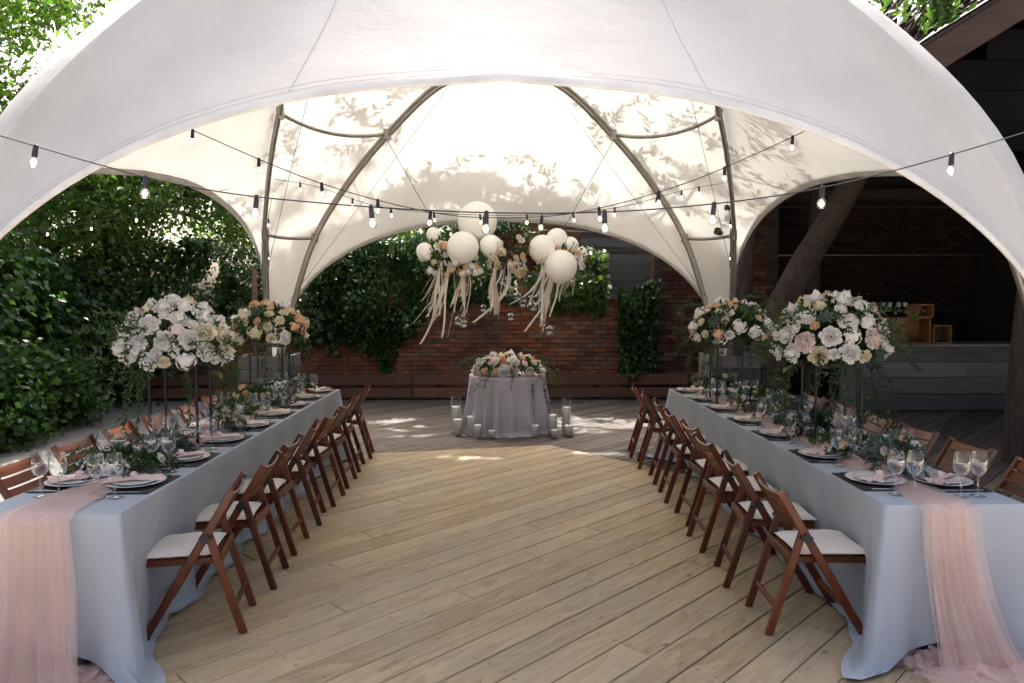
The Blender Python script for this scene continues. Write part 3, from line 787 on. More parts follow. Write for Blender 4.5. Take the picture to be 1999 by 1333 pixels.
tk.build('trunk', M['bark'], lt); put('crown', leaf_mesh('crown', np.vstack([P, P2]), 0.11, M['leaf'], rng, 0.5, 0.4, droop=0.2), lt)
# bare trunk at the edge of the deck
bt = empty('slim_tree', (5.42, 7.5, 0), 0, 'slim rough trunk standing at the edge of the deck beside the bar', 'tree', 'garden trees round the tent')
mb = MB(); mb.tube(catmull([(0, 0, -0.02), (0.03, 0, 1), (0.1, 0, 2.4), (0.25, 0.1, 4.6)], 4), list(np.linspace(0.13, 0.08, 13)), 12).build('trunk', M['bark'], bt)

# creeper on walls: leaves layered in hanging tongues
def creeper(name, label, x0, x1, bottom, top, loc, rz, n, seed, depth=0.28, mat='ivy', leaf=0.085, group='creepers on the garden walls', clumps=60):
    """local X along wall, leaves stand off towards local -Y; bottom(x), top(x) callables"""
    rng = np.random.default_rng(seed)
    o = empty(name, loc, rz, label, 'creeper', group)
    x = rng.uniform(x0, x1, n); t = rng.uniform(0, 1, n) ** 0.8
    b = bottom(x) + 0.18 * wave(x * 1.3, 0 * x, seed + 1) + rng.normal(size=n) * 0.05; tp = top(x) + 0.15 * wave(x * 1.1, 0 * x + 3, seed + 2)
    z = b + (tp - b) * t
    dens = wave(x * 0.9, z * 0.9, seed + 3, 3)
    k = (dens > rng.uniform(-1.0, 0.25, n)) & (z > b)
    x, z = x[k], z[k]; m = len(x)
    y = -np.abs(rng.normal(size=m)) * depth * (0.55 + 0.6 * wave(x * 0.7, z * 0.7, seed + 4, 2)) - 0.02
    P = np.stack([x, y, z], 1)
    d = np.tile([0, -0.7, -0.6], (m, 1))
    put('leaves', leaf_mesh('leaves', P, leaf, M[mat], rng, 0.75, 0.2, d), o)
    mb = MB()
    for i in range(max(4, int((x1 - x0) * 2))):
        xs = rng.uniform(x0 + 0.1, x1 - 0.1); zt = float(top(np.array([xs]))[0]); zb = max(0.0, float(bottom(np.array([xs]))[0]) - 0.1)
        mb.tube([(xs + 0.2 * math.sin(3 * s + i), -0.015 - 0.02 * rng.random(), zb + (zt - zb) * s) for s in np.linspace(0, 1, 6)], [0.012 - 0.006 * s for s in np.linspace(0, 1, 6)], 5)
    mb.build('stem', M['limb'], o)
    return o
creeper('wall_creeper', 'dense dark creeper covering the side wall beside the left table', 0, 8.4, lambda x: 0.02 + 0 * x, lambda x: 2.45 + 0.35 * np.sin(x * 1.7) + 0.2 * np.sin(x * 4.1), (-6.75, 4.2, 0), R(90), 42000, 31, 0.5, leaf=0.1)
creeper('wall_creeper', 'dark creeper massed in the far corner behind the left table', 0, 2.2, lambda x: 0.0 + 0.35 * x, lambda x: 2.7 + 0 * x, (-6.7, 12.66, 0), 0, 11000, 32, 0.5, leaf=0.1)
creeper('wall_creeper', 'creeper hanging over the top of the wall behind the tent leg', 0, 2.4, lambda x: 1.0 - 0.1 * x, lambda x: 2.5 + 0 * x, (-4.5, 12.66, 0), 0, 9000, 33, 0.35)
creeper('wall_creeper', 'thick creeper tongue hanging down the wall beside the hanging flowers', 0, 2.6, lambda x: 1.25 - 0.55 * np.exp(-((x - 1.25) / 0.32) ** 2) - 0.5 * np.exp(-((x - 1.35) / 0.14) ** 2) + 0.25 * (x > 2.0), lambda x: 2.75 + 0 * x, (-3.3, 12.66, 0), 0, 15000, 34, 0.35)
creeper('wall_creeper', 'creeper climbing the wall right behind the balloons', 0, 1.5, lambda x: 1.55 + 0.1 * x, lambda x: 3.1 - 0.1 * x, (-0.8, 12.66, 0), 0, 6000, 35, 0.3)
creeper('wall_creeper', 'bright green leafy creeper on the wires beside the white balloons', 0, 0.95, lambda x: 1.5 + 0 * x, lambda x: 2.75 - 0.25 * x, (0.85, 12.62, 0), 0, 3600, 36, 0.3, 'leaf_light', 0.1)
creeper('wall_creeper', 'narrow dark creeper column climbing the brick pier', 0, 0.62, lambda x: 0.35 + 0 * x, lambda x: 2.0 + 0 * x, (2.05, 12.64, 0), 0, 4200, 37, 0.22)
hedge = [(-6.1, 7.2), (-5.9, 8.4), (-6.0, 9.6)]
for i, (hx, hy) in enumerate(hedge):
    rng = np.random.default_rng(50 + i)
    o = empty('creeper_mound', (hx, hy, 0), 0, ['low dark leafy mound at the foot of the side wall, nearest the camera', 'low dark leafy mound at the foot of the side wall, middle one', 'low dark leafy mound at the foot of the side wall, farthest one'][i], 'bush', 'leafy mounds at the side wall')
    C, P = crown_points((0, 0, 0.5), (0.55, 0.8, 0.6), 60, 60, 0.14, rng); P[:, 2] = np.abs(P[:, 2])
    put('leaves', leaf_mesh('leaves', P, 0.1, M['ivy'], rng, 0.7, 0.3), o)
    mb = MB()
    for q_ in C[:12]: limb(mb, (0, 0, 0), q_, 0.02, 0.006, rng, 5)
    mb.build('stem', M['limb'], o)

# ================================================================== BAR PAVILION
pv = empty('bar_pavilion', (0, 0, 0), 0, 'dark open timber pavilion roof sheltering the bar', 'pavilion')
ZR = lambda x: 3.62 + (x - 3.4) * 0.62
MB().bar((3.3, 6.0, ZR(3.3) - 0.02), (9.6, 6.0, ZR(9.6) - 0.02), 0.07, 0.24).build('verge_board', M['fascia'], pv)
for k in range(24):
    x0 = 3.25 + k * 0.27
    MB().add([(x0, 5.95, ZR(x0) + 0.12), (x0 + 0.262, 5.95, ZR(x0 + 0.262) + 0.12), (x0 + 0.262, 13.6, ZR(x0 + 0.262) + 0.12), (x0, 13.6, ZR(x0) + 0.12),
              (x0, 5.95, ZR(x0) + 0.15), (x0 + 0.262, 5.95, ZR(x0 + 0.262) + 0.15), (x0 + 0.262, 13.6, ZR(x0 + 0.262) + 0.15), (x0, 13.6, ZR(x0) + 0.15)],
             [(3, 2, 1, 0), (4, 5, 6, 7), (0, 1, 5, 4), (1, 2, 6, 5), (2, 3, 7, 6), (3, 0, 4, 7)]).build('roof_board', M['darktimber'], pv)
MB().add([(3.2, 5.9, ZR(3.2) + 0.17), (10.2, 5.9, ZR(10.2) + 0.17), (10.2, 13.7, ZR(10.2) + 0.17), (3.2, 13.7, ZR(3.2) + 0.17)], [(0, 1, 2, 3)]).build('roof_felt', M['bracket'], pv)
for y in (7.6, 9.1, 10.6, 12.1): MB().bar((3.3, y, ZR(3.3) - 0.0), (9.6, y, ZR(9.6) - 0.0), 0.09, 0.18).build('rafter', M['darktimber'], pv)
for y in (8.3, 12.5): MB().bar((4.1, y, 3.5), (9.8, y, 3.5), 0.14, 0.2).build('tie_beam', M['darktimber'], pv)
for x, y, h in ((5.05, 11.7, 4.5), (8.9, 12.9, 6.8), (4.3, 13.0, 4.0)): MB().bar((x, y, 0), (x, y, h), 0.17, 0.17, (0, 1, 0)).build('post', M['darktimber'], pv)
MB().box((8.6, 9.3, 3.4), (0.06, 8.6, 6.8)).build('side_wall', M['darktimber'], pv)  # out of view, set close in to block light from the right
MB().add([(3.25, 13.62, 1.72), (9.8, 13.62, 1.72), (9.8, 13.62, ZR(9.8) + 0.14), (3.25, 13.62, ZR(3.25) + 0.14), (3.25, 13.68, 1.72), (9.8, 13.68, 1.72), (9.8, 13.68, ZR(9.8) + 0.14), (3.25, 13.68, ZR(3.25) + 0.14)], [(0, 1, 2, 3), (7, 6, 5, 4), (0, 3, 7, 4), (1, 5, 6, 2), (3, 2, 6, 7)]).build('back_gable', M['darktimber'], pv)
MB().tube([(4.2, 12.9, 2.48), (10.0, 12.9, 2.5)], 0.018, 6).build('pipe', M['steel'], pv)
for k in range(13):  # infill boards added to cut the light entering the pavilion
    z0 = 2.95 + k * 0.25; xa = max(3.42, 3.4 + (z0 + 0.25 - 3.55) / 0.62)
    MB().box(((xa + 8.55) / 2, 6.12, z0 + 0.125), (8.55 - xa, 0.025, 0.243)).build('gable_board', M['stain'], pv)
# counter of grey boards
ct = empty('bar_counter', (5.45, 11.0, 0), 0, 'long bar counter clad in wide weathered grey boards', 'bar counter')
for r_, (z, h) in enumerate(((0.13, 0.25), (0.385, 0.25), (0.63, 0.23), (0.86, 0.22))):
    x = 0.0; rr = random.Random(r_ + 5)
    while x < 3.9:
        ln = min(rr.choice((1.2, 1.7, 2.3)), 3.95 - x); MB().box((x + ln / 2, rr.uniform(-0.003, 0.003), z), (ln - 0.006, 0.03, h - 0.006)).build('board', M['greywood'], ct); x += ln
MB().box((1.98, 0.30, 1.0), (4.1, 0.72, 0.045)).build('counter_top', M['greywood'], ct)
MB().box((1.98, 0.06, 0.49), (3.9, 0.05, 0.94)).build('carcass', M['darktimber'], ct)
MB().box((0.02, 0.3, 0.49), (0.035, 0.56, 0.95)).build('end_board', M['greywood'], ct)
# crates with glasses on the counter
def tumbler(me=[None]):
    if me[0] is None: me[0] = MB().lathe([(0.0, 0.004), (0.026, 0.004), (0.031, 0.0), (0.035, 0.05), (0.037, 0.1)], 10).mesh('tumbler', M['glassd'])
    return me[0]
CZ = 1.025
for x, z, w, h, lab in ((6.02, CZ, 0.6, 0.40, 'wide orange wooden crate on the bar counter'), (6.66, CZ, 0.29, 0.28, 'small orange wooden crate of glasses on the counter beside the wide one'), (6.52, CZ + 0.405, 0.26, 0.2, 'smallest orange wooden crate stacked on top of the other crates')):
    c = empty('wooden_crate', (x, 11.08, z), 0, lab, 'crate', 'crates on the bar'); t = 0.018; dd = 0.3
    if z > CZ: c.location.x = 6.40
    MB().box((w / 2, dd / 2, t / 2), (w, dd, t)).build('crate_base', M['crate'], c)
    MB().box((w / 2, dd / 2, h - t / 2), (w, dd, t)).build('crate_top', M['crate'], c)
    for s in (t / 2, w - t / 2): MB().box((s, dd / 2, h / 2), (t, dd, h - 2 * t - 0.002)).build('side', M['crate'], c)
    MB().box((w / 2, dd - 0.006, h / 2), (w - 2 * t - 0.002, 0.012, h - 2 * t - 0.002)).build('back', M['crate'], c)
    if w > 0.5: MB().box((0.115, 0.012, h / 2), (0.19, 0.016, h - 2 * t - 0.004)).build('front_board', M['crate'], c)
for i in range(3):
    for j in range(2):
        tag(put('tumbler', tumbler(), None, (6.72 + i * 0.082, 11.16 + 0.0, CZ + 0.019 + j * 0.112)), 'clear tumbler in the small crate on the counter, %s row, %s' % (('lower', 'upper')[j], ('first', 'second', 'third')[i] + ' from the wide crate'), 'glass', 'tumblers in the crates')
for i in range(2):
    tag(put('tumbler', tumbler(), None, (6.46 + i * 0.09, 11.16, CZ + 0.405 + 0.019)), 'clear tumbler in the topmost crate, %s one' % ('left', 'right')[i], 'glass', 'tumblers in the crates')
for i in range(4):
    tag(put('tumbler', tumbler(), None, (6.28 + i * 0.085, 11.2, CZ + 0.019)), 'clear tumbler standing in the wide crate, %s from the front board' % ('first', 'second', 'third', 'fourth')[i], 'glass', 'tumblers in the crates')
# shelf with bottles on the back wall
sh = empty('bottle_shelf', (6.3, 12.85, 1.5), 0, 'dark wall shelf holding bottles behind the bar', 'shelf')
MB().box((0.9, 0.12, 0), (1.9, 0.24, 0.03)).build('shelf_board', M['darktimber'], sh)
for x in (0.1, 1.7): MB().bar((x, 0.0, -0.02), (x, 0.22, -0.2), 0.03, 0.03).build('shelf_bracket', M['blackmetal'], sh)
bot = MB().lathe([(0, 0), (0.036, 0), (0.038, 0.02), (0.038, 0.16), (0.014, 0.21), (0.013, 0.27), (0, 0.27)], 12).mesh('bottle', M['glassd'])
cap = MB().lathe([(0, 0.27), (0.015, 0.27), (0.015, 0.295), (0, 0.295)], 8).mesh('cap', M['silver'])
lbm = MB().lathe([(0.0387, 0.05), (0.0387, 0.13)], 12).mesh('label_band', M['porcelain'])
for i in range(7):
    b = empty('bottle', (6.42 + i * 0.14 + 0.02 * (i % 2), 12.95, 1.516), 0, 'bottle on the dark shelf behind the bar, %s from the tent' % ('first', 'second', 'third', 'fourth', 'fifth', 'sixth', 'seventh')[i], 'bottle', 'bottles on the bar shelf')
    put('body', bot, b); put('cap', cap, b); put('label_band', lbm, b)

# ================================================================== TABLES, CLOTHS
TH = 0.76
TAB = {'left': (-2.36, -1.70, 3.22, 7.66), 'right': (1.79, 2.45, 3.31, 7.66)}
ORD = ('first', 'second', 'third', 'fourth', 'fifth', 'sixth', 'seventh', 'eighth', 'ninth', 'tenth', 'eleventh', 'twelfth')
def long_table(side):
    x0, x1, y0, y1 = TAB[side]
    t = empty('banquet_table', ((x0 + x1) / 2, (y0 + y1) / 2, 0), 0, 'long %s banquet table hidden under grey blue cloth' % side, 'table', 'long banquet tables')
    w, l = x1 - x0, y1 - y0
    MB().box((0, 0, TH - 0.02), (w - 0.02, l - 0.02, 0.025)).build('tabletop', M['darktimber'], t)
    for sx in (-1, 1):
        for sy in (-0.97, 0, 0.97): MB().bar((sx * (w / 2 - 0.2), sy * (l / 2 - 0.1), 0), (sx * (w / 2 - 0.2), sy * (l / 2 - 0.1), TH - 0.034), 0.05, 0.05, (0, 1, 0)).build('leg', M['darktimber'], t)
CH0 = {'left': 3.79, 'right': 3.77}
def long_cloth(side, seed):
    x0, x1, y0, y1 = TAB[side]; cx, cyy = (x0 + x1) / 2, (y0 + y1) / 2; w, l = (x1 - x0) / 2, (y1 - y0) / 2
    # perimeter samples, counter-clockwise, dense at corners
    segs = []
    def line(a, b):
        L_ = math.dist(a, b); u = np.linspace(0, 1, max(10, int(L_ / 0.028)) + 1)[:-1]
        u = u - 0.35 * np.sin(2 * np.pi * u) / (2 * np.pi) * (0.6 if L_ > 2 else 1)
        return [(a[0] + (b[0] - a[0]) * k, a[1] + (b[1] - a[1]) * k, k * L_, L_) for k in u]
    cs = [(-w, -l), (w, -l), (w, l), (-w, l)]; nrm = [(0, -1), (1, 0), (0, 1), (-1, 0)]
    P = []; s = 0
    for i in range(4):
        a, b = cs[i], cs[(i + 1) % 4]
        for (x, y, d, L_) in line(a, b):
            P.append((x, y, nrm[i], d, L_, i, s + d))
        s += L_
    rows = 30; n = len(P); G = [[None] * n for _ in range(rows)]
    for j, (x, y, nn, d, L_, i, ss) in enumerate(P):
        dc = min(d, L_ - d); pd = nrm[(i - 1) % 4] if d < L_ / 2 else nrm[(i + 1) % 4]
        cw = math.exp(-(dc / 0.07) ** 1.05); vw = math.exp(-((dc - 0.15) / 0.06) ** 2)
        dirv = np.array([nn[0] + pd[0] * cw, nn[1] + pd[1] * cw])
        dirv /= np.linalg.norm(dirv)
        end = i in (0, 2); aisle = i == (1 if side == 'left' else 3)
        f1 = float(wave(np.array(ss * 0.55), np.array(0.0), seed, 3)); f2 = float(wave(np.array(ss * 1.5), np.array(2.0), seed + 1, 3)); f3 = float(wave(np.array(ss * 3.2), np.array(5.0), seed + 2, 2))
        extra = (-0.115 + 0.02 * f1 if end else 0.035 + 0.06 * max(0, f1)) + 0.16 * cw + 0.03 * vw
        Lt = TH + extra
        for k in range(rows):
            u = k / (rows - 1); arc = u * Lt
            kk = min(arc / TH, 1)
            off = 0.004 + 0.012 * kk + (0.038 * f1 + 0.028 * f2 + 0.014 * f3 * kk) * kk ** 1.1 * (0.6 if end else 1) + 0.17 * cw * kk ** 1.15 - 0.05 * vw * kk
            if aisle: off -= 0.13 * min(1, kk / 0.5) * (0.8 + 0.2 * math.cos((y + cyy - CH0[side]) * 2 * math.pi / 0.585)) * min(1, dc / 0.3) ** 1.2
            lat = 0.02 * f2 * kk * (1 - cw)
            z = TH - arc
            # sharp roll over the table edge
            if arc < 0.012: off = 0.004 * (arc / 0.012) ** 0.5; z = TH - arc
            if z < 0.012:
                over = 0.012 - z; off += over * 0.9
                z = 0.012 + 0.03 * over / 0.1 * max(0, float(wave(np.array(ss * 4), np.array(over * 9), seed + 5, 2))) + 0.006
            px = x + dirv[0] * off + (-nn[1]) * lat; py = y + dirv[1] * off + nn[0] * lat
            G[k][j] = (px, py, z)
    o = empty('tablecloth', (cx, cyy, 0), 0, 'grey blue cloth draped to the deck over the %s banquet table' % side, 'tablecloth', 'grey blue tablecloths')
    mb = MB(); mb.grid(G, closed=True)
    o2 = mb.build('skirt', M['cloth'], o)
    nx, ny = 14, 90
    top = [[(-w + 2 * w * a / nx, -l + 2 * l * b / ny, TH + 0.0006 + 0.0012 * float(wave(np.array(a * 0.25), np.array(b * 0.12), seed + 9, 2)) * (0 < a < nx and 0 < b < ny)) for a in range(nx + 1)] for b in range(ny + 1)]
    MB().grid(top).build('top_cloth', M['cloth'], o)
long_table('left'); long_table('right'); long_cloth('left', 101); long_cloth('right', 222)

# ---- pink tulle runners
def runner(side, cx, w_top, w_drop, shift, seed, puddle):
    x0, x1, y0, y1 = TAB[side]
    o = empty('table_runner', (cx, y0, 0), 0, 'pink tulle runner along the %s table, falling to the deck at its near end' % side, 'table runner', 'pink tulle runners')
    for layer in range(3):
        rows = []
        nu = 46
        ys = np.linspace(y1 - y0 - 0.3, 0.0, 90)
        for y in ys:
            k = max(0, 1 - y / 0.8)
            wd = (w_top * (0.8 + 0.25 * float(wave(np.array(y * 0.5), np.array(layer * 1.0), seed + layer, 2)))) * (1 - k) + w_drop * k
            c = 0.035 * float(wave(np.array(y * 0.6), np.array(layer * 2.0), seed + 20 + layer, 2)) * (1 - k) + (layer - 1.5) * 0.018
            row = []
            for a in range(nu + 1):
                u = a / nu * 2 - 1
                hh = 0.5 + 0.5 * float(wave(np.array(u * 0.9 + layer), np.array(y * 1.1), seed + 40 + layer, 3))
                z = TH + 0.004 + layer * 0.004 + hh ** 2 * 0.05 * (1 - k * 0.8) * (1 - abs(u) ** 4)
                row.append((c + u * wd / 2, y, z))
            rows.append(row)
        # over the edge and down
        for q in np.linspace(0, 1, 40)[1:]:
            d = q * (TH - 0.015); row = []
            spread = w_drop * (1 + 0.35 * q + puddle * 0.3 * q ** 4)
            for a in range(nu + 1):
                u = a / nu * 2 - 1
                fold = float(wave(np.array((u + 0.12 * math.sin(2 * q + layer)) * 1.5 + layer * 0.7), np.array(0.25 * q + layer), seed + 60 + layer, 3))
                row.append(((layer - 1.5) * 0.018 + u * spread / 2 + shift * q ** 1.6, -0.03 - 0.004 * layer - (0.018 + 0.034 * q) * (0.7 + fold) - 0.05 * q ** 3, TH + 0.004 - d))
            rows.append(row)
        # gathered on the deck
        last = rows[-1]; lc = sum(p[0] for p in last) / len(last)
        for q in np.linspace(0, 1, 34)[1:]:
            row = []
            for a in range(nu + 1):
                u = a / nu * 2 - 1
                r1 = float(wave(np.array(u * 1.5 + layer * 3), np.array(q * 2.2), seed + 80 + layer, 4)); r2 = float(wave(np.array(u * 2.2), np.array(q * 3 + layer), seed + 90 + layer, 4))
                wd = (last[-1][0] - last[0][0]) * (1 + puddle * 1.1 * math.sin(q * 2.2))
                px = lc + u * wd / 2 + shift * 1.3 * q + 0.08 * r2
                py = -0.10 + 0.22 * math.sin(q * 2.6) - puddle * (0.2 * q) + 0.09 * r1 * math.sin(math.pi * min(1, q + 0.1))
                z = 0.012 + abs(r2 + 0.4 * r1) * 0.1 * math.sin(math.pi * (0.12 + 0.82 * q)) * (1 - 0.5 * u * u) + 0.004 * layer
                row.append((px, py, z))
            rows.append(row)
        MB().grid(rows).build('tulle_layer', M['tulle' if layer % 2 == 0 else 'tulle2'], o)
runner('left', -2.05, 0.22, 0.30, -0.02, 301, 0.75)
runner('right', 2.075, 0.20, 0.22, 0.13, 402, 1.25)

# ================================================================== FOLDING CHAIRS
def make_chair():
    """origin at the base centre, front (towards the table) along +X"""
    c = empty('folding_chair')
    W = 0.2
    up = Vector((0.75, 0, 0.44)).normalized()
    for s in (-1, 1):
        put('back_post', bar_x((-0.21, s * W, 0.75), (0.235, s * W, 0.0), 0.023, 0.042), c)
        put('rear_leg', bar_x((-0.085, s * (W - 0.028), 0.535), (-0.245, s * (W - 0.028), 0.0), 0.023, 0.04), c)
        put('seat_rail', bar_x((-0.15, s * 0.142, 0.388), (0.262, s * 0.142, 0.388), 0.024, 0.036), c)
        MB().box((-0.078, s * (W - 0.004), 0.517), (0.045, 0.06, 0.042), Matrix.Rotation(R(30), 3, 'Y')).build('bracket', M['bracket'], c)
    put('rear_rail', bar_x((-0.142, -0.17, 0.398), (-0.142, 0.17, 0.398), 0.02, 0.05), c)
    put('front_rail', bar_x((0.25, -0.13, 0.39), (0.25, 0.13, 0.39), 0.024, 0.034), c)
    put('rear_stretcher', bar_x((-0.205, -0.16, 0.14), (-0.205, 0.16, 0.14), 0.016, 0.034), c)
    put('front_stretcher', bar_x((0.145, -0.19, 0.15), (0.145, 0.19, 0.15), 0.016, 0.034), c)
    for k in range(5):
        x = -0.09 + k * 0.078; put('seat_slat', bar_x((x, -0.13, 0.4), (x, 0.13, 0.4), 0.06, 0.012), c)
    dirp = Vector((0.235 + 0.21, 0, -0.75)).normalized(); nrm = Vector((-0.75, 0, -0.445)).normalized()
    for k, h in enumerate((0.045, 0.118, 0.19)):
        p = Vector((-0.21, 0, 0.75)) + dirp * (h)
        rows = []
        for dh, dn in ((-0.03, -0.006), (0.03, -0.006), (0.03, 0.006), (-0.03, 0.006)):
            rows.append([])
            for y in np.linspace(-W, W, 13):
                b = 0.024 * (1 - (y / W) ** 2)
                q = p + dirp * dh + nrm * (dn + b) ; rows[-1].append((q.x, y, q.z))
        rows.append(rows[0])
        me = MB().grid(rows, smooth=False).mesh('back_slat', M['chairY']); put('back_slat', me, c)
    return c
def bar_x(p0, p1, w, h):
    """bar mesh; grain direction handled by the generated material copy"""
    up = (0, 0, 1) if abs(p1[2] - p0[2]) < 0.05 else (1, 0, 0.3)
    d = Vector(p1) - Vector(p0)
    m = M['chair'] if abs(d.x) > max(abs(d.y), abs(d.z)) else (M['chairY'] if abs(d.y) > abs(d.z) else M['chairZ'])
    return MB().bar(p0, p1, w, h, up, 0.22).mesh('chair_bar', m)
M['chairY'] = wood('chair_wood_across', (0.034, 0.0055, 0.0012), (0.092, 0.0165, 0.003), (0.168, 0.037, 0.0062), 0.42, (30, 2, 30), 0.08, 0.08, 0.3)
M['chairZ'] = wood('chair_wood_upright', (0.034, 0.0055, 0.0012), (0.092, 0.0165, 0.003), (0.168, 0.037, 0.0062), 0.42, (18, 30, 2.4), 0.08, 0.08, 0.3)

def cushion_mesh(seed):
    n = 16; rows_t, rows_b = [], []
    for i in range(n + 1):
        rt, rb_ = [], []
        for j in range(n + 1):
            u, v = i / n * 2 - 1, j / n * 2 - 1
            e = (1 - abs(u) ** 5) * (1 - abs(v) ** 5); pin = 1 - 0.05 * (1 - u * u) * abs(v) ** 3 - 0.05 * (1 - v * v) * abs(u) ** 3
            w = float(wave(np.array(u * 0.6), np.array(v * 0.6), seed, 3))
            x, y = u * 0.192 * pin, v * 0.178 * pin
            rt.append((x, y, 0.024 + e ** 0.6 * (0.026 + 0.007 * w))); rb_.append((x, y, 0.024 - e ** 0.6 * 0.018))
        rows_t.append(rt); rows_b.append(rb_[::-1])
    mb = MB(); mb.grid(rows_t); mb.grid(rows_b)
    return mb.mesh('cushion', M['cushion'])
CUSH = [cushion_mesh(s) for s in (1, 2, 3)]
CHAIR0 = make_chair(); used = [False]
rc = random.Random(12)
def place_chair(x, y, rz, label, group, cushion=None):
    c = CHAIR0 if not used[0] else copy_tree(CHAIR0); used[0] = True
    c.location = (x, y, 0); c.rotation_euler = (0, 0, rz); tag(c, label, 'chair', group)
    if cushion:
        o = put('seat_cushion', rc.choice(CUSH), None, (x + 0.075 * math.cos(rz), y + 0.075 * math.sin(rz), 0.402), (0, 0, rz + rc.uniform(-0.06, 0.06)))
        tag(o, cushion, 'cushion', 'cream cushions on the folding chairs')
for k in range(8):
    place_chair(-1.595 + rc.uniform(-0.022, 0.022) - 0.008 * k, 3.79 + 0.586 * k + rc.uniform(-0.025, 0.025) * (k > 0), math.pi + R(rc.uniform(-6, 6) + (9 if k == 0 else 3)),
                'brown folding chair on the aisle side of the left table, %s from the near end' % ORD[k], 'folding chairs along the left table',
                'cream cushion on the %s chair from the near end, left table aisle side' % ORD[k])
    place_chair(1.6 + rc.uniform(-0.022, 0.022) + 0.012 * k, 3.77 + 0.595 * k + rc.uniform(-0.025, 0.025) * (k > 0), R(rc.uniform(-6, 6) - 4),
                'brown folding chair on the aisle side of the right table, %s from the near end' % ORD[k], 'folding chairs along the right table',
                'cream cushion on the %s chair from the near end, right table aisle side' % ORD[k])
for k in range(7):
    place_chair(-2.72, 3.76 + 0.6 * k, R(rc.uniform(-5, 5)), 'slatted folding chair behind the left table, outer side, %s from the near end' % ORD[k], 'folding chairs behind the left table',
                'cream cushion on the %s chair from the near end, left table outer side' % ORD[k] if k < 4 else None)
for k in range(6):
    place_chair(2.95, 4.15 + 0.61 * k, math.pi + R(rc.uniform(-5, 5)), 'slatted folding chair behind the right table, outer side, %s from the near end' % ORD[k], 'folding chairs behind the right table')

# ================================================================== FLOWERS
def petal(mb, phi, R_, h, wid, curl, tilt, rng, base=0.06, nu=4, nv=5):
    """cupped petal: from the centre outwards at angle phi; tilt 0 flat open .. 1 upright"""
    rows = []
    jit = rng.uniform(-0.08, 0.08)
    for j in range(nv + 1):
        v = j / nv
        r = base + (R_ - base) * (math.sin(v * math.pi / 2 * (0.75 + 0.35 * (1 - tilt)))) * (1 - 0.55 * tilt * v * v)
        z = h * (v ** (1.4 - 0.7 * tilt)) * (0.35 + 0.75 * tilt) + curl * (v ** 3) * (1 - tilt)
        wd = wid * (math.sin(math.pi * (0.12 + 0.72 * v)) ** 0.75)
        row = []
        for i in range(nu + 1):
            u = i / nu * 2 - 1
            ang = phi + u * wd / max(r + 0.25, 0.3)
            rr = r * (1 - 0.10 * u * u * v) + 0.03 * math.sin(5 * u + phi * 7) * v
            row.append((rr * math.cos(ang), rr * math.sin(ang), z + 0.12 * u * u * wid * v + (jit + 0.05 * math.sin(7 * u + phi * 3)) * v * v))
        rows.append(row)
    mb.grid(rows)
def peony(seed, n_layers=7, full=1.0):
    rng = np.random.default_rng(seed); mb = MB()
    for L_ in range(n_layers):
        k = L_ / (n_layers - 1)           # 0 outer .. 1 inner
        n = int(9 - 3 * k)
        for i in range(n):
            petal(mb, 2 * math.pi * (i + 0.5 * (L_ % 2)) / n + rng.uniform(-0.15, 0.15), (1.0 - 0.62 * k) * rng.uniform(0.88, 1.08), (0.62 + 0.16 * k) * rng.uniform(0.85, 1.15), 0.42 - 0.2 * k, -0.18, min(1, 0.10 + 0.88 * k) * full, rng)
    return mb
def rose(seed):
    rng = np.random.default_rng(seed); mb = MB()
    for L_ in range(5):
        k = L_ / 4; n = (6, 5, 4, 4, 3)[L_]
        for i in range(n):
            petal(mb, 2 * math.pi * i / n + L_ * 0.9 + rng.uniform(-0.1, 0.1), (1.0 - 0.72 * k) * rng.uniform(0.92, 1.05), 0.85 + 0.08 * k, 0.52 - 0.22 * k, -0.3, min(1, 0.35 + 0.6 * k), rng)
    return mb
def anemone(seed):
    rng = np.random.default_rng(seed); mb = MB()
    for L_ in range(2):
        for i in range(6): petal(mb, 2 * math.pi * (i + 0.5 * L_) / 6 + rng.uniform(-0.1, 0.1), 1.0 - 0.12 * L_, 0.45, 0.5, -0.05, 0.18 + 0.12 * L_, rng, nu=3, nv=4)
    return mb
def cluster(seed, n=44):
    rng = np.random.default_rng(seed); mb = MB()
    mb.lathe([(0, 0.7), (0.45, 0.56), (0.66, 0.3), (0.68, 0.0), (0.45, -0.2), (0, -0.25)], 9)
    for i in range(n):
        d = rng.normal(size=3); d[2] = abs(d[2]) * 1.0; d /= np.linalg.norm(d); p = Vector(d * rng.uniform(0.78, 1.0)); nrm = Vector(d)
        x = nrm.orthogonal().normalized(); y = nrm.cross(x); a0 = rng.uniform(0, 6.28)
        for q in range(4):
            a = a0 + q * math.pi / 2; dx = x * math.cos(a) + y * math.sin(a); dy = nrm.cross(dx); s = rng.uniform(0.2, 0.28)
            mb.add([p, p + dx * s * 0.5 + dy * s * 0.4 + nrm * 0.05, p + dx * s + nrm * 0.02, p + dx * s * 0.5 - dy * s * 0.4 + nrm * 0.05], [(0, 2, 1), (0, 3, 2)])
    return mb
def succulent(seed):
    rng = np.random.default_rng(seed); mb = MB()
    for L_ in range(4):
        n = 8 - L_
        for i in range(n): petal(mb, 2 * math.pi * (i + 0.5 * (L_ % 2)) / n, 1.0 - 0.24 * L_, 0.6, 0.26, 0.05, 0.2 + 0.25 * L_, rng, nu=2, nv=4)
    return mb
FL = {}
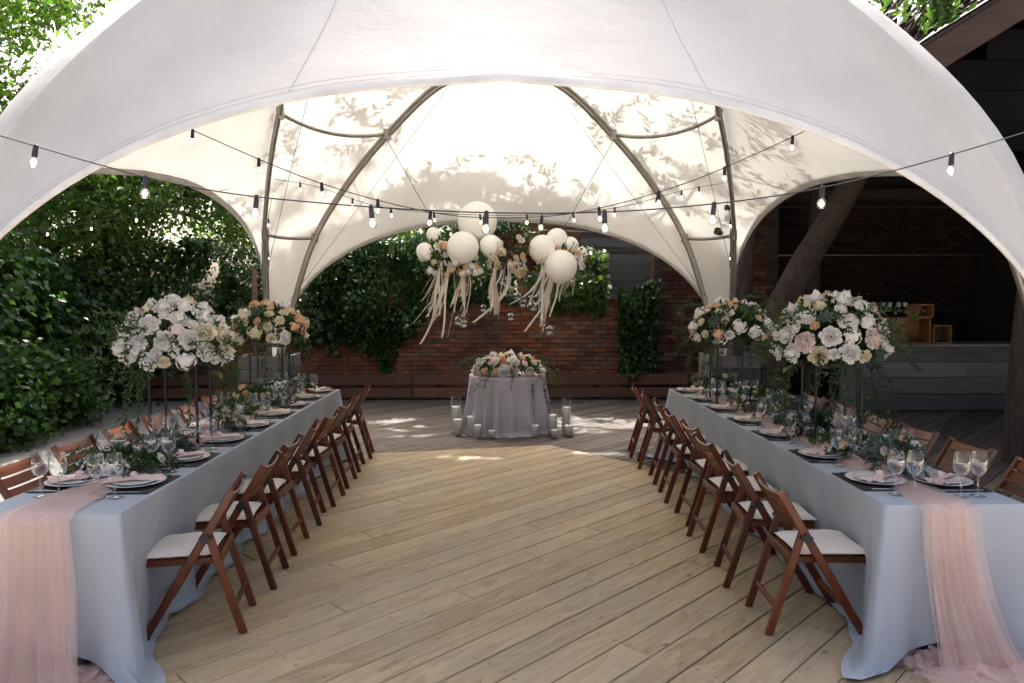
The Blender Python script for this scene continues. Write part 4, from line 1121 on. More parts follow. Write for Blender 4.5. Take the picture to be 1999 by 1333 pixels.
for c in ('white', 'cream', 'blush', 'peach', 'coral'):
    FL['peony', c] = [peony(i * 7 + 1, 7, 0.85 + 0.1 * i).mesh('peony', M[c]) for i in range(3)] if c in ('white', 'cream', 'blush') else None
    FL['rose', c] = [rose(i * 5 + 2).mesh('rose', M[c]) for i in range(3)]
    FL['cluster', c] = [cluster(i * 3 + 3).mesh('flower_cluster', M[c]) for i in range(2)]
FL['anemone', 'white'] = [anemone(i + 4).mesh('anemone', M['white']) for i in range(2)]
FL['succulent', 'succ'] = [succulent(5).mesh('succulent', M['succ'])]
EYE = MB().lathe([(0, 0.32), (0.16, 0.28), (0.22, 0.16), (0.1, 0.05)], 8).mesh('flower_eye', M['yellow'])
CORE = MB().lathe([(0, 0.16), (0.5, 0.1), (0.72, -0.15), (0.4, -0.4), (0, -0.45)], 10)
def flower(kind, col, parent, pos, nrm, r, rr):
    me = rr.choice(FL[kind, col]); q = Vector(nrm).to_track_quat('Z', 'Y')
    e = (q @ Euler((0, 0, rr.uniform(0, 6.28))).to_quaternion()).to_euler()
    o = put({'cluster': 'flower_cluster'}.get(kind, kind), me, parent, pos, e, r)
    if kind == 'anemone': put('flower_eye', EYE, o)
    return o

def sprig(P, D, base, d, n, step, rng, droop=0.12, spread=0.9):
    """add leaf points along a curving stem"""
    p = np.array(base, float); d = np.array(d, float); d /= np.linalg.norm(d); pts = [tuple(p)]
    for i in range(n):
        d = d + np.array([0, 0, -droop]) + rng.normal(size=3) * 0.08; d /= np.linalg.norm(d); p = p + d * step
        pts.append(tuple(p))
        for _ in range(3):
            sd = np.cross(d, rng.normal(size=3)); sd /= np.linalg.norm(sd) + 1e-9
            P.append(p + rng.normal(size=3) * step * 0.2); D.append(sd * spread + d * 0.7)
    return pts

for f in LATER: f()
def greenery(parent, rad, zc, seed, n=900, leaf=0.06, sprigs=16, mat='sprig', trail=6, zmin=-0.4):
    rng = np.random.default_rng(seed)
    d = rng.normal(size=(n, 3)); d /= np.linalg.norm(d, axis=1)[:, None]; d = d[d[:, 2] > zmin]
    P = d * np.array(rad) * rng.uniform(0.5, 0.9, len(d))[:, None] + np.array([0, 0, zc])
    put('foliage', leaf_mesh('foliage', P, leaf, M[mat], rng, 0.42, 0.3, d), parent)['kind'] = 'stuff'
    P2, D2 = [], []; stems = MB()
    for i in range(sprigs):
        a = rng.uniform(0, 6.28); e = rng.uniform(-0.25, 0.9)
        dd = np.array([math.cos(a), math.sin(a), e])
        pts = sprig(P2, D2, dd * np.array(rad) * 0.75 + np.array([0, 0, zc]), dd, rng.integers(8, 15), rad[0] * 0.078, rng)
        stems.tube(pts, 0.0025, 4)
    for i in range(trail):
        a = 2 * math.pi * i / max(trail, 1) + rng.uniform(-0.4, 0.4); dd = np.array([math.cos(a), math.sin(a), -0.2])
        pts = sprig(P2, D2, dd * np.array(rad) * 0.75 + np.array([0, 0, zc - rad[2] * 0.3]), dd, rng.integers(12, 19), rad[0] * 0.08, rng, 0.32, 0.7)
        stems.tube(pts, 0.0025, 4)
    if P2:
        put('trailing_sprigs', leaf_mesh('trailing_sprigs', np.array(P2), leaf * 0.62, M[mat], rng, 0.3, 0.2, np.array(D2)), parent)['kind'] = 'stuff'
        stems.build('stems', M['limb'], parent)['kind'] = 'stuff'

def arrangement(name, label, loc, rad, zc, spec, seed, cat='flowers', group=None, cone=-0.25, face=None, **gk):
    """spec: list of (kind, colour, count, radius)"""
    rr = random.Random(seed); o = empty(name, loc, 0, label, cat, group)
    greenery(o, rad, zc, seed, **gk)
    todo = [(k, c, r) for k, c, n, r in spec for _ in range(n)]
    todo.sort(key=lambda t: -t[2]); placed = []
    for k, c, r in todo:
        best = None
        for _ in range(70):
            z = rr.uniform(cone, 1.0); a = rr.uniform(0, 2 * math.pi); s = math.sqrt(1 - z * z); d = Vector((s * math.cos(a), s * math.sin(a), z))
            if face and d.dot(face) < -0.15 and rr.random() < 0.85: continue
            p = Vector((d.x * rad[0], d.y * rad[1], d.z * rad[2] + zc)) * 1.0
            m = min([(p - q).length - 0.86 * (r + r2) for q, r2 in placed] or [1])
            if best is None or m > best[0]: best = (m, p, d)
            if m > 0: break
        if best[0] < -0.5 * r: continue
        m, p, d = best; placed.append((p, r))
        nn = (d + Vector((rr.uniform(-0.25, 0.25), rr.uniform(-0.25, 0.25), rr.uniform(0, 0.3)))).normalized()
        flower(k, c, o, p - nn * r * 0.2, nn, r, rr)
    return o

# tall black stands and the arrangements on them
def stand(loc, label, w=0.3, d=0.22, h=0.52):
    s = empty('flower_stand', (loc[0], loc[1], TH + 0.003), 0, label, 'flower stand', 'tall black flower stands')
    for sx in (-1, 1):
        for sy in (-1, 1): MB().bar((sx * w / 2, sy * d / 2, 0), (sx * w / 2, sy * d / 2, h), 0.014, 0.014, (0, 1, 0), 0.1).build('upright', M['blackmetal'], s)
        for z in (0.006, h - 0.006): MB().bar((sx * w / 2, -d / 2 + 0.008, z), (sx * w / 2, d / 2 - 0.008, z), 0.012, 0.012).build('side_bar', M['blackmetal'], s)
    for sy in (-1, 1):
        for z in (0.006, h - 0.006): MB().bar((-w / 2 + 0.008, sy * d / 2, z), (w / 2 - 0.008, sy * d / 2, z), 0.012, 0.012).build('cross_bar', M['blackmetal'], s)
    MB().box((0, 0, h + 0.006), (w, d, 0.008)).build('top_plate', M['blackmetal'], s)
FC = Vector((0.3, -1, 0.35)).normalized(); FCr = Vector((-0.3, -1, 0.35)).normalized()
G_T = 'tall flower arrangements on black stands'
stand((-2.1, 4.78), 'black metal flower stand nearer the camera on the left table')
arrangement('flower_arrangement', 'huge white peony and rose arrangement on the nearer stand, left table', (-2.13, 4.8, 1.27), (0.33, 0.31, 0.30), 0.13,
            [('peony', 'white', 26, 0.076), ('rose', 'cream', 10, 0.05), ('rose', 'white', 20, 0.045), ('rose', 'blush', 5, 0.05), ('cluster', 'white', 7, 0.065), ('cluster', 'blush', 2, 0.05), ('peony', 'cream', 4, 0.075)], 61, group=G_T, face=FC, n=1500, leaf=0.07, sprigs=26, trail=10)
stand((-2.17, 6.85), 'black metal flower stand at the far part of the left table')
arrangement('flower_arrangement', 'peach and cream arrangement on the farther stand, left table', (-2.17, 6.85, 1.3), (0.33, 0.3, 0.25), 0.12,
            [('rose', 'peach', 17, 0.048), ('rose', 'cream', 14, 0.058), ('cluster', 'cream', 6, 0.07), ('peony', 'white', 5, 0.075), ('cluster', 'peach', 5, 0.06), ('rose', 'coral', 4, 0.04), ('succulent', 'succ', 1, 0.07)], 62, group=G_T, face=FC, n=1400, leaf=0.065, sprigs=22, trail=7)
stand((2.2, 4.78), 'black metal flower stand nearer the camera on the right table')
arrangement('flower_arrangement', 'huge white and blush peony arrangement on the nearer stand, right table', (2.2, 4.82, 1.28), (0.34, 0.31, 0.31), 0.15,
            [('peony', 'white', 24, 0.077), ('peony', 'blush', 5, 0.08), ('rose', 'white', 18, 0.05), ('rose', 'cream', 5, 0.055), ('peony', 'cream', 3, 0.075), ('cluster', 'white', 6, 0.06), ('rose', 'peach', 3, 0.04), ('cluster', 'coral', 1, 0.05), ('succulent', 'succ', 2, 0.065)], 63, group=G_T, face=FCr, n=1900, leaf=0.075, sprigs=34, trail=12)
stand((2.1, 6.6), 'black metal flower stand at the far part of the right table')
arrangement('flower_arrangement', 'peach, orange and cream arrangement on the farther stand, right table', (2.1, 6.6, 1.3), (0.34, 0.3, 0.27), 0.12,
            [('cluster', 'white', 11, 0.07), ('rose', 'cream', 14, 0.05), ('rose', 'peach', 9, 0.05), ('cluster', 'peach', 4, 0.055), ('rose', 'coral', 3, 0.04), ('rose', 'white', 7, 0.055), ('succulent', 'succ', 2, 0.075)], 64, group=G_T, face=FCr, n=1700, leaf=0.07, sprigs=26, trail=9)
# a few broad leaves low on the nearer right arrangement
def broad_leaf(n=7):
    rows = []
    for j in range(n + 1):
        v = j / n; w = 0.42 * math.sin(math.pi * min(1, 0.04 + 0.96 * v) ** 0.8) * (1 - 0.1 * v)
        rows.append([(v, u * w, 0.2 * abs(u) * w - 0.22 * v * v) for u in (-1, -0.5, 0, 0.5, 1)])
    return MB().grid(rows).mesh('broad_leaf', M['broad'])
M['broad'] = plain('broad_leaf_green', (0.09, 0.17, 0.05), 0.45, 0, 0.25, 0.4, 6)
BL = broad_leaf()
for o in [x for x in COL.objects if x.name.startswith('flower_arrangement')]:
    rr = random.Random(o.name)
    if abs(o.location.x) < 1: continue
    for k in range(3):
        a = rr.uniform(3.3, 6.1); put('broad_leaf', BL, o, (0.3 * math.cos(a), 0.28 * math.sin(a), rr.uniform(-0.1, 0.06)), (rr.uniform(-0.4, 0.4), rr.uniform(-0.3, 0.3), a), rr.uniform(0.07, 0.1))

# low arrangements along the tables
G_L = 'low table flowers'
def vase_of(o, r=0.05, h=0.085):
    MB().lathe([(0, 0.003), (r * 0.7, 0.003), (r, 0.03), (r, h)], 14).build('vase', M['glass'], o)
    MB().lathe([(0, 0.012), (r * 0.85, 0.016), (r * 0.88, h * 0.75), (0, h * 0.77)], 12).build('stems_in_water', M['sprig_solid'], o)
M['sprig_solid'] = plain('wet_stems', (0.05, 0.055, 0.03), 0.6, 0, 0.5, 0.3, 40)
low = [
 ('left', -2.08, 3.98, (0.21, 0.16, 0.07), 0.05, [('anemone', 'white', 6, 0.045), ('rose', 'white', 5, 0.032), ('cluster', 'white', 1, 0.035)], 'flat green garland with white anemones at the near end of the left table', 71, False),
 ('left', -2.06, 4.42, (0.13, 0.1, 0.06), 0.06, [('rose', 'white', 3, 0.035), ('anemone', 'white', 3, 0.038), ('cluster', 'white', 2, 0.035)], 'small white flower posy in front of the nearer stand, left table', 72, False),
 ('left', -1.96, 5.25, (0.11, 0.12, 0.08), 0.12, [('peony', 'cream', 3, 0.055), ('rose', 'white', 6, 0.04), ('rose', 'cream', 3, 0.035)], 'yellow centred cream posy just behind the nearer stand, left table', 73, True),
 ('left', -2.04, 5.95, (0.13, 0.13, 0.09), 0.14, [('rose', 'peach', 5, 0.036), ('cluster', 'peach', 2, 0.045), ('rose', 'cream', 3, 0.035), ('rose', 'coral', 1, 0.03)], 'peach posy in a glass vase midway along the left table', 74, True),
 ('left', -1.98, 6.4, (0.12, 0.12, 0.09), 0.14, [('rose', 'white', 6, 0.04), ('anemone', 'white', 4, 0.05), ('cluster', 'white', 1, 0.04)], 'green and white posy in front of the farther stand, left table', 75, True),
 ('left', -2.04, 7.3, (0.12, 0.12, 0.07), 0.1, [('rose', 'peach', 3, 0.034), ('rose', 'white', 6, 0.04), ('rose', 'coral', 2, 0.03)], 'mixed posy at the far end of the left table', 76, True),
 ('right', 2.13, 3.82, (0.12, 0.11, 0.08), 0.13, [('rose', 'white', 3, 0.036), ('rose', 'peach', 2, 0.034), ('rose', 'blush', 2, 0.032), ('anemone', 'white', 1, 0.04)], 'posy in a round glass vase at the near end of the right table', 81, True),
 ('right', 2.12, 4.27, (0.15, 0.11, 0.06), 0.07, [('anemone', 'white', 5, 0.055), ('rose', 'cream', 2, 0.034), ('rose', 'white', 2, 0.034), ('rose', 'peach', 1, 0.036)], 'green posy with white star flowers before the nearer stand, right table', 82, False),
 ('right', 2.1, 4.83, (0.1, 0.09, 0.07), 0.12, [('rose', 'blush', 2, 0.034), ('rose', 'white', 2, 0.034)], 'small dark green posy standing inside the nearer stand, right table', 83, True),
 ('right', 2.12, 5.45, (0.13, 0.13, 0.1), 0.13, [('rose', 'white', 5, 0.036), ('rose', 'cream', 3, 0.036), ('anemone', 'white', 2, 0.05), ('cluster', 'cream', 1, 0.04)], 'white and cream posy behind the nearer stand, right table', 84, True),
 ('right', 2.1, 6.0, (0.14, 0.13, 0.09), 0.12, [('rose', 'cream', 4, 0.034), ('rose', 'white', 5, 0.038), ('rose', 'peach', 2, 0.034)], 'leafy cream posy midway along the right table', 85, True),
 ('right', 2.08, 6.95, (0.13, 0.14, 0.09), 0.12, [('rose', 'peach', 5, 0.036), ('rose', 'white', 6, 0.04), ('cluster', 'white', 2, 0.045)], 'orange flecked posy at the far end of the right table', 86, True),
]
for side, x, y, rad, zc, spec, lab, seed, vz in low:
    o = arrangement('table_flowers', lab, (x, y, TH + 0.006), rad, zc, spec, seed, group=G_L, cone=0.0, n=520, leaf=0.055, sprigs=16, trail=3, zmin=-0.15, mat='sprig' if seed % 3 else 'euc')
    if vz: vase_of(o)
    elif seed % 2: put('moss_base', MB().lathe([(0, 0.0), (rad[0] * 0.6, 0.0), (rad[0] * 0.5, 0.04), (0, 0.05)], 10).mesh('moss_base', M['sprig_solid']), o)

# ================================================================== PLACE SETTINGS
def lathe_me(name, prof, mat, n=28): return MB().lathe(prof, n).mesh(name, mat)
CHARGER = lathe_me('plate', [(0, 0.004), (0.085, 0.004), (0.092, 0.0), (0.1, 0.004), (0.143, 0.017), (0.1445, 0.019), (0.14, 0.0195), (0.098, 0.0085), (0, 0.008)], M['porcelain'], 36)
PLATE = lathe_me('small_plate', [(0, 0.003), (0.065, 0.003), (0.071, 0.0), (0.078, 0.003), (0.108, 0.015), (0.109, 0.0165), (0.105, 0.017), (0.075, 0.0075), (0, 0.007)], M['porcelain'], 32)
MAT_ = MB().box((0, 0, 0.0025), (0.285, 0.36, 0.004)).mesh('placemat', M['slate'])
def wine_me():
    return lathe_me('wine_glass', [(0, 0.0), (0.034, 0.0), (0.035, 0.0015), (0.012, 0.004), (0.0045, 0.010), (0.0038, 0.05), (0.0038, 0.09), (0.008, 0.098), (0.026, 0.112), (0.038, 0.135), (0.0415, 0.158), (0.0385, 0.185), (0.032, 0.2135), (0.0318, 0.2155), (0.0305, 0.2155), (0.0304, 0.2135)], M['glass'], 18)
WINE = wine_me()
def fork_me(knife=False):
    mb = MB()
    if knife:
        mb.bar((-0.10, 0, 0.004), (-0.01, 0, 0.004), 0.011, 0.005); mb.bar((-0.01, 0, 0.004), (0.11, 0.001, 0.003), 0.016, 0.0025)
    else:
        mb.bar((-0.10, 0, 0.004), (0.045, 0, 0.005), 0.008, 0.003); mb.bar((0.045, 0, 0.005), (0.062, 0, 0.004), 0.02, 0.003)
        for k in range(4): mb.bar((0.06, -0.0085 + k * 0.0057, 0.004), (0.105, -0.0085 + k * 0.0057, 0.007), 0.0028, 0.002)
    return mb.mesh('knife' if knife else 'fork', M['silver'])
FORK, KNIFE = fork_me(), fork_me(True)
def napkin_me(seed):
    rng = np.random.default_rng(seed); rows = []
    n = 22
    for i in range(n + 1):
        v = i / n * 2 - 1; row = []
        pinch = 0.016 + 0.05 * abs(v) ** 0.9; lift = 0.022 * math.exp(-(v / 0.18) ** 2)
        for j in range(15):
            u = j / 14 * 2 - 1; f = float(wave(np.array(u * 1.3), np.array(v * 0.5), seed, 3))
            row.append((v * 0.135 + 0.012 * u * v, u * pinch + 0.01 * v * v, 0.004 + lift * (1 - u * u) + 0.013 * (1 + f) * (0.5 + 0.5 * abs(v)) - 0.012 * max(0, abs(v) - 0.8)))
        rows.append(row)
    mb = MB(); mb.grid(rows); return mb.mesh('napkin', M['napkin'])
NAPS = [napkin_me(s) for s in (3, 8, 15)]
KNOT = MB().lathe([(0, 0.05), (0.012, 0.046), (0.019, 0.034), (0.017, 0.02), (0, 0.012)], 10).mesh('knot', M['napkin'])
def setting(side, where, k, x, y, rz, many=True):
    """rz: direction the guest faces (local +X points to the table centre)"""
    rr = random.Random(int(x * 1000) + k)
    loc = lambda dx, dy: (x + dx * math.cos(rz) - dy * math.sin(rz), y + dx * math.sin(rz) + dy * math.cos(rz))
    tail = ', %s setting from the near end, %s side of the %s table' % (ORD[k], where, side)
    Z = TH + 0.003
    def p(name, me, dx, dy, z, rot, lab, cat, grp):
        a = loc(dx, dy); return tag(put(name, me, None, (a[0], a[1], Z + z), (0, 0, rz + rot)), lab + tail, cat, grp)
    p('placemat', MAT_, 0.0, 0, 0, rr.uniform(-0.03, 0.03), 'dark placemat', 'placemat', 'dark placemats')
    p('dinner_plate', CHARGER, 0.005, 0.0, 0.0045, 0, 'wide white plate', 'plate', 'wide white plates')
    p('small_plate', PLATE, 0.005, 0.0, 0.0125, 0, 'smaller white plate', 'plate', 'smaller white plates')
    nk = p('napkin', rr.choice(NAPS), 0.02, rr.uniform(-0.02, 0.02), 0.019, rr.uniform(0.2, 0.9), 'blush napkin', 'napkin', 'folded blush napkins')
    put('knot', KNOT, nk, (0, 0, 0.0))
    p('fork', FORK, 0.0, 0.175, 0.004, 0.05, 'steel fork', 'fork', 'forks')
    p('knife', KNIFE, 0.0, -0.172, 0.004, -0.03, 'steel knife', 'knife', 'knives')
    sg = -1 if math.cos(rz) > 0 else 1
    for j, (dx, dy) in enumerate(((-0.02, 0.245), (0.07, 0.255))):
        p('wine_glass', WINE, dx + rr.uniform(-0.01, 0.01), sg * dy * (1 if True else 1), -0.001, rr.uniform(0, 3), ('outer', 'inner')[j] + ' wine glass', 'wine glass', 'wine glasses')
LY = (3.72, 4.29, 4.87, 5.40, 5.95, 6.45, 6.95, 7.42)
RY = (3.72, 4.33, 5.0, 5.58, 6.2, 6.8, 7.38)
for k, y in enumerate(LY):
    setting('left', 'aisle', k, -1.87, y, math.pi)
    setting('left', 'outer', k, -2.2, y + 0.03, 0.0)
for k, y in enumerate(RY):
    setting('right', 'aisle', k, 1.95, y, 0.0)
    setting('right', 'outer', k, 2.29, y - 0.03, math.pi)

# candles in glass cylinders
def candle(loc, r, hc, hg, lab, grp):
    c = empty('candle_in_glass', loc, 0, lab, 'candle', grp)
    MB().lathe([(0, 0.006), (r * 0.96, 0.006), (r, 0.004), (r, hg)], 20).build('glass_cylinder', M['glass'], c)
    w = MB().lathe([(0, 0.014), (r * 0.84, 0.014), (r * 0.86, 0.02), (r * 0.86, hc - 0.008), (r * 0.80, hc), (r * 0.7, hc - 0.004), (0, hc - 0.008)], 18).build('wax_pillar', M['wax'], c)
    MB().tube([(0, 0, hc - 0.008), (0.001, 0, hc + 0.008)], 0.0015, 4).build('wick', M['wick'], w)
for x, y, r, hc, hg, lab in ((-2.05, 4.56, 0.04, 0.12, 0.25, 'pillar candle in a tall glass beside the nearer stand, left table'), (-2.05, 6.62, 0.04, 0.12, 0.25, 'pillar candle in a glass beside the farther stand, left table'), (-1.98, 5.6, 0.04, 0.06, 0.11, 'short candle in a wide glass midway along the left table'),
                         (2.22, 4.55, 0.045, 0.10, 0.2, 'pillar candle in a glass beside the nearer stand, right table'), (2.12, 6.3, 0.04, 0.11, 0.22, 'pillar candle in a glass beside the farther stand, right table')):
    candle((x, y, TH + 0.006), r, hc, hg, lab, 'candles on the long tables')
CAND = [(-0.575, 9.28, 0.062, 0.34, 0.47, 'tallest candle left of the round table'), (-0.535, 9.08, 0.062, 0.21, 0.24, 'mid height candle in front of the tallest one, left of the round table'),
        (-0.37, 9.12, 0.06, 0.24, 0.27, 'mid height candle close to the left edge of the round cloth'), (-0.285, 8.92, 0.056, 0.165, 0.2, 'front candle at the left foot of the round cloth'),
        (-0.195, 9.12, 0.05, 0.16, 0.19, 'slim candle against the left part of the round cloth'), (-0.11, 8.9, 0.05, 0.1, 0.13, 'lowest candle in front of the round cloth'),
        (0.43, 8.98, 0.056, 0.15, 0.18, 'candle in front of the right part of the round cloth'), (0.655, 9.1, 0.058, 0.26, 0.29, 'mid height candle at the right edge of the round cloth'),
        (0.665, 8.9, 0.05, 0.105, 0.15, 'low candle before the mid height one, right of the round cloth'), (0.84, 9.22, 0.062, 0.34, 0.47, 'tallest candle right of the round table'), (0.85, 9.02, 0.058, 0.14, 0.17, 'low candle before the tallest one, right of the round table')]
for x, y, r, hc, hg, lab in CAND: candle((x, y, -0.006), r, hc, hg, 'white ' + lab, 'candles on the deck round the small table')

# ================================================================== ROUND TABLE
RTX, RTY, RR = 0.085, 9.5, 0.49
rt = empty('round_table', (RTX, RTY, -0.006), 0, 'small round table hidden under a lilac grey cloth', 'table')
MB().lathe([(0, 0.70), (RR - 0.02, 0.70), (RR - 0.01, 0.715), (RR - 0.02, 0.728), (0, 0.728)], 32).build('tabletop', M['darktimber'], rt)
MB().lathe([(0, 0), (0.22, 0.0), (0.2, 0.03), (0.05, 0.06), (0.045, 0.70), (0, 0.70)], 16).build('pedestal', M['darktimber'], rt)
tcl = empty('round_tablecloth', (RTX, RTY, -0.006), 0, 'lilac grey cloth with deep folds over the small round table', 'tablecloth')
rows = []; n = 220
for k in range(27):
    u = k / 26; row = []
    for j in range(n):
        a = 2 * math.pi * j / n
        fold = math.sin(17 * a + 1.6 * math.sin(3 * a)) * 0.6 + 0.4 * math.sin(11 * a + 2)
        if k < 4: r = RR * k / 3; z = 0.731
        else:
            q = (k - 4) / 22; z = 0.731 - 0.735 * q + (0.02 * max(0, fold) if q > 0.97 else 0); r = RR + 0.006 + 0.06 * q + 0.075 * fold * min(1, q * 1.3) + 0.04 * max(0, q - 0.93) / 0.07
            z = max(z, 0.004)
        row.append((r * math.cos(a), r * math.sin(a), z))
    rows.append(row)
MB().grid(rows, closed=True).build('drape', M['satin'], tcl)
arrangement('flower_arrangement', 'blush, white and peach arrangement spilling over the small round table', (0.10, 9.3, 0.74), (0.44, 0.2, 0.19), 0.07,
            [('peony', 'blush', 7, 0.095), ('peony', 'white', 6, 0.1), ('rose', 'blush', 5, 0.06), ('rose', 'peach', 8, 0.055), ('rose', 'white', 5, 0.05), ('cluster', 'peach', 4, 0.06), ('rose', 'cream', 4, 0.05), ('rose', 'coral', 3, 0.035)], 91, face=Vector((0, -1, 0.4)).normalized(), n=900, leaf=0.07, sprigs=22, trail=6)

# ================================================================== HANGING FLOWERS, BALLOONS, RIBBONS
HY = 8.6
hg = empty('hanging_flowers', (0.0, HY, 2.25), 0, 'hanging floral garland with long cream ribbons over the round table', 'flower garland')
rr = random.Random(77)
MB().tube([(-0.85, 0, 0.02), (-0.4, 0, 0.1), (0.1, 0, 0.12), (0.55, 0, 0.1), (0.95, 0, 0.0)], 0.016, 6).build('branch', M['limb'], hg)
for x in (-0.75, 0.75): MB().tube([(x, 0, 0.1), (x * 1.02, 0, 0.35)], 0.003, 4).build('hanger', M['wire'], hg)
rngh = np.random.default_rng(5)
for cx, cz, w, h, n in ((-0.62, -0.05, 0.34, 0.22, 520), (0.18, 0.0, 0.27, 0.27, 460), (0.75, -0.05, 0.27, 0.17, 300), (-0.25, -0.12, 0.28, 0.14, 260)):
    d = rngh.normal(size=(n, 3)); d /= np.linalg.norm(d, axis=1)[:, None]
    P = d * np.array([w, 0.14, h]) * rngh.uniform(0.5, 1, n)[:, None] + np.array([cx, 0, cz])
    put('foliage', leaf_mesh('foliage', P, 0.075, M['sprig' if cx != 0.18 else 'fol_red'], rngh, 0.4, 0.2, d), hg)['kind'] = 'stuff'
    for i in range(int(n / 17)):
        a = rr.uniform(0, 6.28); k = rr.random() ** 0.5
        kind, col, r = rr.choice((('rose', 'white', 0.045), ('rose', 'cream', 0.05), ('rose', 'white', 0.05), ('cluster', 'cream', 0.045), ('rose', 'cream', 0.04), ('rose', 'peach', 0.042), ('cluster', 'white', 0.05), ('rose', 'blush', 0.04), ('cluster', 'peach', 0.04), ('rose', 'coral', 0.032)))
        flower(kind, col, hg, (cx + w * k * math.cos(a), -0.10 - 0.04 * rr.random(), cz - 0.04 + h * 0.85 * k * math.sin(a)), (0.3 * math.cos(a), -1, 0.3 * math.sin(a) - 0.1), r, rr)
def ribbon(x, z, ln, swing, w, m, seed):
    r = random.Random(seed); rows = []; ph = r.uniform(0, 6)
    for k in range(17):
        t = k / 16; tw = r.uniform(-0.2, 0.2) + 1.6 * t * math.sin(ph)
        px = x + swing * t ** 1.7 + 0.02 * math.sin(5 * t + ph); py = -0.06 + 0.05 * math.sin(4 * t + ph) - 0.03 * t; pz = z - ln * t * (1 - 0.25 * abs(swing) * t)
        rows.append([(px - w / 2 * math.cos(tw), py - w / 2 * math.sin(tw), pz), (px + w / 2 * math.cos(tw), py + w / 2 * math.sin(tw), pz + 0.3 * w * math.sin(tw))])
    MB().grid(rows).build('ribbon', m, hg)
sd = 0
for cx, cnt, ln, sw in ((-0.70, 8, 0.62, -0.10), (-0.60, 5, 0.78, -0.16), (-0.42, 9, 0.55, -0.03), (-0.06, 7, 0.55, -0.03), (0.06, 3, 0.6, -0.12), (0.52, 7, 0.72, -0.08), (0.62, 8, 0.5, -0.1), (0.8, 6, 0.38, -0.05)):
    for i in range(int(cnt * 1.5)):
        sd += 1; r = random.Random(sd)
        ribbon(cx + r.uniform(-0.06, 0.06), -0.14 + r.uniform(-0.04, 0.06), ln * r.uniform(0.65, 1.2), sw * r.uniform(0.2, 2.2) + r.uniform(-0.05, 0.03), r.uniform(0.008, 0.03), M['ribbon'] if r.random() < 0.75 else M['ribbon2'], sd)
ribbon(-0.62, -0.2, 0.95, -0.34, 0.04, M['ribbon'], 901); ribbon(0.12, -0.2, 0.68, -0.42, 0.034, M['ribbon'], 902); ribbon(0.6, -0.25, 0.72, -0.3, 0.03, M['ribbon'], 903); ribbon(0.52, -0.15, 0.5, -0.42, 0.035, M['ribbon'], 904)
def balloon_me():
    prof = [(0, 1.0)]
    for a in np.linspace(80, -62, 18): prof.append((math.cos(R(a)), math.sin(R(a)) * (1.0 if a > 0 else 1.06)))
    prof += [(0.30, -1.01), (0.16, -1.09), (0.07, -1.13), (0.055, -1.15), (0.1, -1.2), (0.0, -1.19)]
    return MB().lathe(prof, 32).mesh('balloon', M['balloon'])
BAL = balloon_me(); KN = MB().lathe([(0.05, -1.13), (0.11, -1.17), (0.12, -1.22), (0, -1.2)], 10).mesh('knot', M['balloon'])
BL_ = [(-0.435, -0.12, 2.31, 0.185, 'big round cream balloon in the left half of the garland'), (-0.275, 0.14, 2.635, 0.235, 'largest pale balloon highest of all, behind the left half'), (-0.115, -0.02, 2.33, 0.135, 'cream balloon to the right of the big one in the left half'),
       (-0.885, -0.04, 2.27, 0.1, 'small cream balloon farthest to the left'), (-0.79, 0.05, 2.475, 0.083, 'smallest cream balloon half hidden by leaves, upper left'), (-0.70, 0.0, 2.31, 0.088, 'small cream balloon between leaves left of the big one'),
       (0.49, -0.05, 2.30, 0.16, 'cream balloon at the left of the right hand bunch'), (0.665, 0.02, 2.42, 0.125, 'cream balloon at the top of the right hand bunch'), (0.82, 0.05, 2.34, 0.108, 'cream balloon at the upper right of the right hand bunch'),
       (0.70, -0.14, 2.09, 0.19, 'biggest cream balloon at the bottom of the right hand bunch'), (0.93, 0.06, 2.24, 0.105, 'cream balloon farthest to the right, half hidden'), (0.225, 0.05, 2.06, 0.09, 'small cream balloon low in the middle between the bunches')]
for x, dy, z, r, lab in BL_:
    b = empty('balloon', (x, HY + dy, z), 0, lab, 'balloon', 'cream balloons in the hanging garland')
    put('skin', BAL, b, (0, 0, 0), (rr.uniform(-0.5, 0.5), rr.uniform(-0.6, 0.6), 0), r)
# small glass globes on threads
GL = MB().lathe([(0, -1), (0.45, -0.9), (0.85, -0.5), (1, 0), (0.85, 0.5), (0.5, 0.85), (0.16, 1.0), (0.12, 1.25), (0, 1.25)], 14).mesh('globe', M['glassd'])
GLS = [(-0.43, 1.42, 'lowest of the left pair'), (-0.5, 1.45, 'left one of the left pair'), (-0.2, 1.60, 'under the left ribbons'), (0.02, 1.92, 'highest in the middle'), (0.2, 1.74, 'big one in the middle'), (0.26, 1.66, 'just under the big middle one'),
       (0.12, 1.50, 'low in the middle'), (0.38, 1.62, 'under the right bunch'), (0.5, 1.43, 'low under the right bunch'), (0.34, 2.0, 'close under the small balloon'), (0.58, 1.34, 'lowest of all on the right'), (-0.14, 2.05, 'close under the left balloons')]
for i, (x, z, lab) in enumerate(GLS):
    g = empty('glass_globe', (x, HY - 0.05, z), 0, 'small hanging glass globe, ' + lab, 'glass globe', 'glass globes on threads')
    put('globe', GL, g, scale=0.042 + 0.008 * (i % 3 == 1))
    MB().tube([(0, 0, 0.05), (0, 0, 2.2 - z)], 0.0015, 3).build('thread', M['wire'], g)
    MB().lathe([(0, -0.03), (0.022, -0.026), (0.022, -0.012), (0, -0.012)], 8).build('tea_light', M['wax'], g)

